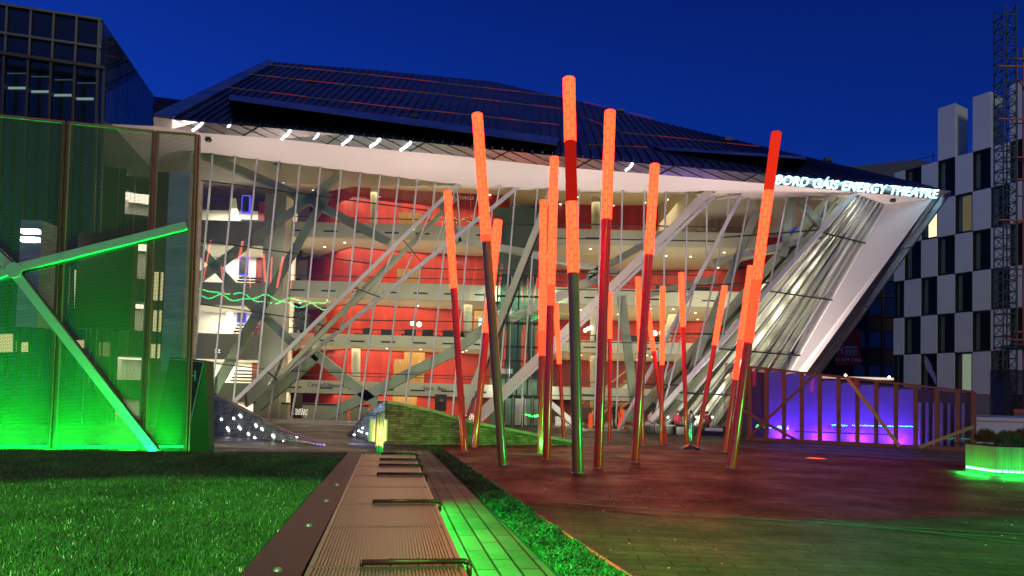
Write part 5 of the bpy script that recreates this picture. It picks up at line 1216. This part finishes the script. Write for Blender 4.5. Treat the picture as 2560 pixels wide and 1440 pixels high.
MB().box((X(2530, 44), 43.8, 1.6), (X(2600, 44), 45, 1.9)).build('tray', m_or, sk)
MB().box((X(2535, 44), 43.9, .0), (X(2600, 44), 44.8, 1.5)).build('crate', m_frame, sk)

# ================================================================ PEOPLE (seated in front of the slanting glass)
def person(px, Y, lab, top_c, leg_c, pose='stand', yaw=0.0, h=1.22, base=0.0):
    X0 = X(px, Y)
    t = thing('person', lab, 'person', (X0, Y, base)); t.rotation_euler = (0, 0, yaw)
    if pose == 'sit':
        J = {'pel': (0, .10, .48), 'sp': (0, .12, .72), 'ch': (0, .10, .94), 'nk': (0, .06, 1.06), 'hd': (0, .03, 1.16), 'ht': (0, .02, 1.27)}
        leg = lambda s: [(.09*s, .08, .47), (.12*s, -.34, .50), (.12*s, -.36, .10), (.13*s, -.50, .05)]
        arm = lambda s: [(.18*s, .09, .97), (.24*s, .04, .72), (.12*s, -.20, .60), (.08*s, -.28, .58)]
    else:
        J = {'pel': (0, 0, .92), 'sp': (0, 0, 1.12), 'ch': (0, .01, 1.34), 'nk': (0, 0, 1.48), 'hd': (0, -.01, 1.58), 'ht': (0, -.01, 1.70)}
        leg = lambda s: [(.09*s, 0, .90), (.11*s, -.06*s, .50), (.11*s, .10*s, .09), (.12*s, .10*s-.14, .04)]
        arm = lambda s: [(.18*s, 0, 1.38), (.25*s, .02*s, 1.12), (.24*s, -.10, .92), (.23*s, -.15, .86)]
    vs = []; es = []; rs = []
    def chain(pts, rad, start=None):
        prev = start
        for p, r in zip(pts, rad):
            vs.append(p); rs.append(r); i = len(vs)-1
            if prev is not None: es.append((prev, i))
            prev = i
        return prev
    pel = chain([J['pel']], [(.15, .11)]); sp_i = chain([J['sp']], [(.13, .10)], pel); ch = chain([J['ch']], [(.16, .11)], sp_i)
    nk = chain([J['nk']], [(.055, .055)], ch); hd = chain([J['hd'], J['ht']], [(.085, .095), (.06, .07)], nk)
    hands = []
    for s in (-1, 1):
        chain(leg(s), [(.09, .09), (.065, .065), (.045, .045), (.04, .035)], pel)
        e_ = chain(arm(s), [(.055, .055), (.042, .042), (.03, .03), (.03, .018)], ch)
        hp = V(arm(s)[-1]); hands.append(e_)
        for f in range(5):
            fx = (f-2)*.016; ln = (.045, .07, .075, .07, .055)[f] if f else .05
            q = (hp.x+fx*1.0, hp.y-.02, hp.z-.03); q2 = (hp.x+fx*1.25+(-.02*s if f == 0 else 0), hp.y-.035, hp.z-.03-ln)
            chain([q, q2], [(.009, .009), (.007, .007)], e_)
    me = bpy.data.meshes.new('body'); me.from_pydata(vs, es, []); ob = bpy.data.objects.new('body', me); COL.objects.link(ob)
    md = ob.modifiers.new('skin', 'SKIN'); sv = me.skin_vertices[0].data
    for i, r in enumerate(rs): sv[i].radius = r
    sv[0].use_root = True; sb = ob.modifiers.new('sub', 'SUBSURF'); sb.levels = 1; sb.render_levels = 1
    bpy.context.view_layer.update(); me2 = bpy.data.meshes.new_from_object(ob.evaluated_get(bpy.context.evaluated_depsgraph_get()))
    bpy.data.objects.remove(ob); me2.shade_smooth(); me2.materials.clear()
    zs2 = J['pel'][2]
    m, n, l, out = newmat('person_clothes'); b = n.new('ShaderNodeBsdfPrincipled'); b.inputs['Roughness'].default_value = .8; l.new(b.outputs[0], out.inputs[0])
    tcd = n.new('ShaderNodeTexCoord'); s3 = n.new('ShaderNodeSeparateXYZ'); l.new(tcd.outputs['Object'], s3.inputs[0])
    cr = n.new('ShaderNodeValToRGB'); cr.color_ramp.interpolation = 'CONSTANT'; dv = n.new('ShaderNodeMath'); dv.operation = 'DIVIDE'; dv.inputs[1].default_value = 2.0; l.new(s3.outputs[2], dv.inputs[0]); l.new(dv.outputs[0], cr.inputs[0])
    el = cr.color_ramp.elements; el[0].position = 0; el[0].color = (*leg_c, 1); el[1].position = (zs2+.04)/2 if pose != 'sit' else .27; el[1].color = (*top_c, 1)
    e3 = el.new((J['nk'][2]+.01)/2); e3.color = (.42, .24, .17, 1); l.new(cr.outputs[0], b.inputs[0])
    me2.materials.append(m); bo = bpy.data.objects.new('body', me2); COL.objects.link(bo); bo.parent = t
    hv = V(J['hd']); hr = MB(); hr.lathe(hv+V((0, .02, .0)), [(.088, -.02), (.105, .03), (.10, .085), (.07, .125), (.001, .14)], 14); h_ = hr.build('hair', mat('dark_hair', (.03, .02, .015), .7), None, True); h_.parent = t
    fc = MB(); 
    for sx in (-1, 1): fc.lathe(hv+V((.033*sx, -.088, .015)), [(.001, -.008), (.009, 0), (.001, .008)], 6)
    f_ = fc.build('eyes', m_black, None); f_.parent = t
    ns = MB().add([hv+V((0, -.115, -.01)), hv+V((-.014, -.085, -.02)), hv+V((.014, -.085, -.02)), hv+V((0, -.085, .025))], [(0, 1, 2), (0, 1, 3), (0, 2, 3)]).build('nose', mat('skin_tone', (.42, .24, .17), .6), None); ns.parent = t
    return t
Yp = YC-2.3
person(1697, Yp, 'person in a red jacket seated on the dark bench left of the sign stand', (.35, .03, .05), (.03, .03, .04), 'sit', .3)
person(1768, Yp, 'person in a dark red coat seated at the bench right of the sign stand', (.20, .02, .03), (.02, .02, .02), 'sit', -.5)
person(1630, Yp+.2, 'person in pale clothes with red scarf near the slanting glass corner', (.45, .25, .22), (.25, .24, .22), 'sit', .8)
person(1541, YC+1.4, 'person in black standing inside the foyer by the orange panel', (.015, .015, .015), (.012, .012, .012), 'stand', .4, base=0)
sb = thing('terrace_bench', 'long black terrace bench block in front of the slanting glass', 'bench', (X(1740, Yp), Yp, 0))
MB().box((X(1612, Yp), Yp-.10, .0), (X(1880, Yp), Yp+.5, .44)).build('block', m_black, sb)
MB().box((X(1612, Yp)-.0, Yp-.12, .441), (X(1880, Yp), Yp+.52, .49)).build('seat_slab', mat('pale_slab', (.4, .4, .38), .6), sb)
MB().box((X(1690, Yp-.6), Yp-.9, .0), (X(1805, Yp-.6), Yp-.3, .42)).build('front_block', m_black, sb)
for i, u in enumerate((1638, 1670, 1698, 1742, 1781)):
    p = AT(u, 1043, YC-.9); t = thing('wall_lamp', ('small round white lamp, number one of the row left of the light sticks'), 'lamp', (p.x, p.y, 0), 'small round lamps in front of the slanting glass')
    t['label'] = ['small round white lamp left of the row of five at the glass foot', 'small round white lamp beside the short upright light stick', 'small round white lamp above the person in the red jacket', 'small round white lamp just right of the sign stand tube', 'rightmost small round white lamp above the person in dark red'][i]
    MB().lathe(p, [(.001, -.07), (.07, 0), (.001, .07)], 12).build('globe', emit('lamp_globe', (1, .95, .85), 7), t, True)
    MB().tube(V((p.x, p.y, 0)), V((p.x, p.y, p.z-.05)), .015, n=6).build('stem', m_steel, t)
# orange panel in foyer and red armchairs
op = thing('display_panel', 'glowing orange display panel beside the person in black', 'panel', (X(1550, YC+1.9), YC+1.9, 0))
MB().box((X(1546, YC+1.9), YC+1.9, .05), (X(1562, YC+1.9), YC+1.98, 1.25)).build('panel', emit('orange_panel_glow', (1, .10, .03), .9), op)
MB().box((X(1545, YC+1.9), YC+1.88, 0), (X(1563, YC+1.9), YC+2.0, .045)).build('foot', m_dark, op)
op = thing('display_panel', 'glowing orange display panel behind the tall upright light stick', 'panel', (X(1478, YC+1.5), YC+1.5, 0))
MB().box((X(1474, YC+1.5), YC+1.5, .05), (X(1484, YC+1.5), YC+1.58, .95)).build('panel', emit('orange_panel_glow', (1, .10, .03), .9), op)
MB().box((X(1473, YC+1.5), YC+1.48, 0), (X(1485, YC+1.5), YC+1.6, .045)).build('foot', m_dark, op)

# sign stand with dome base
ss = thing('sign_stand', 'portable clear tube sign stand on a black dome base among the light sticks', 'sign stand', tuple(G(1726, 1126)))
B = G(1726, 1124); k = B.y/F
MB().lathe(B, [(24*k, .0), (24*k, .03), (19*k, .10), (8*k, .17), (2.5*k, .20), (.001, .21)], 28).build('base', mat('black_gloss', (.02, .02, .02), .12, 0, .1, coat=1), ss, True)
MB().tube(B+V((0, 0, .18)), B+V((0, 0, 95*k)), .018, n=10).build('pole', m_steel, ss, True)
MB().lathe(B, [(6.5*k, 22*k), (7*k, 60*k), (6.5*k, 88*k), (3*k, 93*k)], 20).build('clear_sleeve', glass('clear_plastic', (.8, .85, .82), 1.5, .10, dirt=.08, rough=.1), ss, True)
MB().lathe(B+V((0, 0, 93*k)), [(3.4*k, 0), (4*k, 3*k), (.001, 6*k)], 14).build('cap', m_black, ss, True)

# ================================================================ FOYER FURNITURE
def chair(loc, lab, c=m_black, rz=0, s=1.0, kind='armchair'):
    t = thing('lounge_chair', lab, 'chair', loc, 'dark lounge chairs on the foyer gallery'); t.rotation_euler = (0, 0, rz)
    def bb(n_, *bs):
        b_ = MB(); [b_.box(*q) for q in bs]; ob = b_.build(n_, c, None); ob.parent = t
    bb('seat', ((-.30*s, -.30*s, .26*s), (.30*s, .28*s, .44*s))); bb('backrest', ((-.32*s, .22*s, .44*s), (.32*s, .34*s, .95*s)))
    for sx in (-1, 1): bb('armrest', ((sx*.36*s-.05*s, -.28*s, .44*s), (sx*.36*s+.05*s, .24*s, .62*s)))
    for sx in (-1, 1):
        for sy in (-.26, .26): bb('leg', ((sx*.27*s-.02, sy*s-.02, 0), (sx*.27*s+.02, sy*s+.02, .26*s)))
    return t
zf = [b_+.25 for b_ in bots_z]   # top floor first
def floor_item_z(i): return tops_z[i]-.55
pos = [(905, 2, 'left of all the chairs on that pink lit level'), (960, 2, 'second from the left on the pink lit level'), (1020, 2, 'under the pair of round lamps'), (1068, 2, 'in the middle of the pink lit level'), (1112, 2, 'left of the leftmost light stick'), (1160, 2, 'right of the leftmost light stick'), (1196, 2, 'beside the bright window on the pink lit level')]
for i, (u, f, lab) in enumerate(pos):
    chair((X(u, YI+1.0), YI+1.0+(i % 2)*.5, floor_item_z(2)), 'dark lounge chair '+lab, rz=(-.6, .3, 0, 2.9, -.3, .5, 1.2)[i], s=1.15)
for i, (u, lab) in enumerate(((1500, 'left end of the right foyer gallery'), (1590, 'behind the tall right leaning stick'), (1650, 'second level of the right foyer beside two globe lamps'))):
    chair((X(u, YI+1.3), YI+1.3, floor_item_z(2)), 'dark lounge chair at the '+lab, rz=.4*i, s=1.15)
chair((X(1750, YI+1.2), YI+1.2, floor_item_z(0)), 'dark round chair on the top gallery beside slanting columns', rz=.3, s=1.0)
def globe_lamp(u, v, Y, lab, r=.16):
    p = AT(u, v, Y); t = thing('table_lamp', lab, 'lamp', (p.x, p.y, p.z-.5), 'glowing lamps inside the foyer')
    MB().lathe(p, [(r*.5, -r), (r, -r*.4), (r, r*.5), (r*.5, r)], 14).build('lamp_shade', emit('lamp_shade_glow', (1, .80, .5), 6), t, True); MB().tube(p-V((0, 0, .5)), p-V((0, 0, r)), .02, n=6).build('stem', m_dark, t)
globe_lamp(1032, 808, YI+1.6, 'left of two glowing lamps on the pink lit gallery'); globe_lamp(1048, 811, YI+1.9, 'right of two glowing lamps on the pink lit gallery')
globe_lamp(1463, 826, YI+2, 'leftmost of three small lamps behind the tallest stick', .12); globe_lamp(1470, 822, YI+2, 'middle one of three small lamps behind the tallest stick', .12); globe_lamp(1477, 819, YI+2, 'rightmost of three small lamps behind the tallest stick', .12)
globe_lamp(1636, 834, YI+1.6, 'left of two glowing lamps in the right foyer', .18); globe_lamp(1654, 832, YI+1.6, 'right of two glowing lamps in the right foyer', .16)
w_ = thing('wall_screen', 'bright pale screen on the pink lit gallery wall', 'screen', (X(1199, YC+7.2), YC+7.2, floor_item_z(2)))
MB().box((X(1192, YC+7.2), YC+7.2, Zof(822, 1199, YC+7.2)), (X(1206, YC+7.2), YC+7.25, Zof(794, 1199, YC+7.2))).build('screen', emit('pale_screen', (.8, 1, .95), 1.2), w_)
MB().box((X(1191, YC+7.2), YC+7.26, Zof(823, 1199, YC+7.2)), (X(1207, YC+7.2), YC+7.3, Zof(793, 1199, YC+7.2))).build('casing', m_dark, w_)
for (u0_, u1_, lab) in ((640, 725, 'black topped reception counter behind the lower left glass'), (762, 870, 'long black topped bar counter behind the middle ground floor glass'), (880, 925, 'short black counter left of the stone wedge')):
    t = thing('counter', lab, 'counter', (X((u0_+u1_)/2, YI), YI-.5, 0))
    MB().box((X(u0_, YI-.5), YI-.8, 0), (X(u1_, YI-.5), YI-.2, 1.0)).build('body', m_plaster2, t); MB().box((X(u0_, YI-.5)-.05, YI-.85, 1.001), (X(u1_, YI-.5)+.05, YI-.15, 1.10)).build('worktop', m_black, t)
t = thing('poster', 'dark hanging poster with dull gold mark on the ground floor gallery front', 'poster', (X(1104, YI-.2), YI-.2, 1))
MB().box((X(1089, YI-.2), YI-.2, Zof(1028, 1104, YI)), (X(1118, YI-.2), YI-.17, Zof(986, 1104, YI))).build('sheet', mat('black_poster', (.02, .016, .012), .6), t)
MB().lathe(V((X(1104, YI-.2), YI-.22, Zof(1002, 1104, YI))), [(.001, -.22), (.20, -.05), (.001, .16)], 12).build('mark', mat('dull_gold', (.12, .09, .02), .6), t)
t = thing('potted_plant', 'leafy potted plant on the gallery behind the left glass', 'plant', (X(748, YI+.8), YI+.8, tops_z[2]))
pp = V((X(748, YI+.8), YI+.8, tops_z[2]-.2)); MB().lathe(pp, [(.16, 0), (.22, .45), (.001, .43)], 14).build('pot', m_black, t, True)
nl = 500; th_ = RNG.uniform(0, 6.28, nl); rr = RNG.uniform(.05, .55, nl); P = np.stack([pp.x+rr*np.cos(th_), pp.y+rr*np.sin(th_), pp.z+.6+RNG.uniform(0, .9, nl)], 1)
scatter_tris('foliage', P, RNG.uniform(.1, .25, nl), RNG.uniform(.03, .08, nl), m_bush, 1.2, t)
for (u, lab) in ((500, 'left end'), (0, '')):
    pass
# red arm sofas on the ground floor right
for (u, lab) in ((1392, 'dark red armchair left of the farthest light stick'), (1465, 'dark red armchair right of the tallest light stick')):
    t = chair((X(u, YC+2.5), YC+2.5, 0), lab, mat('dark_red_leather', (.10, .015, .015), .4), 0, 1.35); t['group'] = 'dark red armchairs on the ground floor'

# ================================================================ BEHIND THE VIEWER, MIRRORED IN THE LEFT GLASS
def mirror(u, v, Y):
    P = PL(u, v, *pA); d = (P-CAM).normalized(); n = pA[1]; r = d-2*d.dot(n)*n
    return P+r*((Y-P.y)/r.y)
m_bright = emit('bright_red_resin', (14, 1.6, 1.2), 1.0)
names = 'first second third fourth fifth sixth seventh eighth ninth'.split()
for i, (a, b) in enumerate((((491, 592, 490), (652, 0, 0)), ((527, 600, 508), (700, 0, 0)), ((607, 603, 590), (683, 0, 0)), ((622, 610, 626), (720, 0, 0)), ((659, 635, 663), (705, 0, 0)), ((680, 643, 676), (707, 0, 0)), ((708, 642, 692), (720, 0, 0)), ((733, 650, 727), (722, 0, 0)), ((553, 665, 560), (742, 0, 0)))):
    T = mirror(a[0], a[1], -14); B = mirror(a[2], b[0], -14); dd = (T-B).normalized(); g0 = B-dd*(B.z/dd.z)
    t = thing('light_stick', 'red light stick behind the viewer, '+names[i]+' red streak mirrored in the left glass', 'light stick', tuple(g0), 'red light sticks mirrored in the glass')
    t.rotation_euler = dd.to_track_quat('Z', 'Y').to_euler(); hb = (B-g0).length; ht = (T-g0).length
    w = .16 if i in (2, 4, 6) else .09
    for nm, z0, z1, m_ in (('shaft', 0, hb, m_tube), ('lit_section', hb, ht, m_bright)):
        q = MB(); q.lathe((0, 0, 0), [(w*.9, z0), (w, z1)], 16); q_ = q.build(nm, m_, None, True); q_.parent = t
rope = thing('light_rope', 'twisted green light rope mirrored across the lower left glass', 'light rope', tuple(mirror(640, 740, -14)))
m_grope = emit('green_rope_glow', (.3, 16, 3), 1.0)
for ph in (0, math.pi):
    q = MB(); prev = None
    for k in range(90):
        u = 478+k*3.9; v = 730+(u-478)*.10+9*math.sin((u-478)/24+ph)+3*math.sin(u/9.)
        p = mirror(u, v, -14.0-.2*math.cos(ph))
        if prev is not None: q.tube(prev, p, .075, n=6, cap=False)
        prev = p
    q.build('strand', m_grope, rope)

gd = thing('ground_light', 'small orange glowing light set in the paving before the blue enclosure', 'light', tuple(G(2040, 1147)))
MB().lathe(G(2040, 1147)+V((0, 0, .012)), [(.26, 0), (.25, .014), (.001, .016)], 20).build('lens', emit('orange_lens', (1, .12, .03), 1.4), gd, True)
MB().lathe(G(2040, 1147)+V((0, 0, .010)), [(.32, 0), (.31, .010), (.27, .010)], 20).build('rim', m_steel, gd, True)
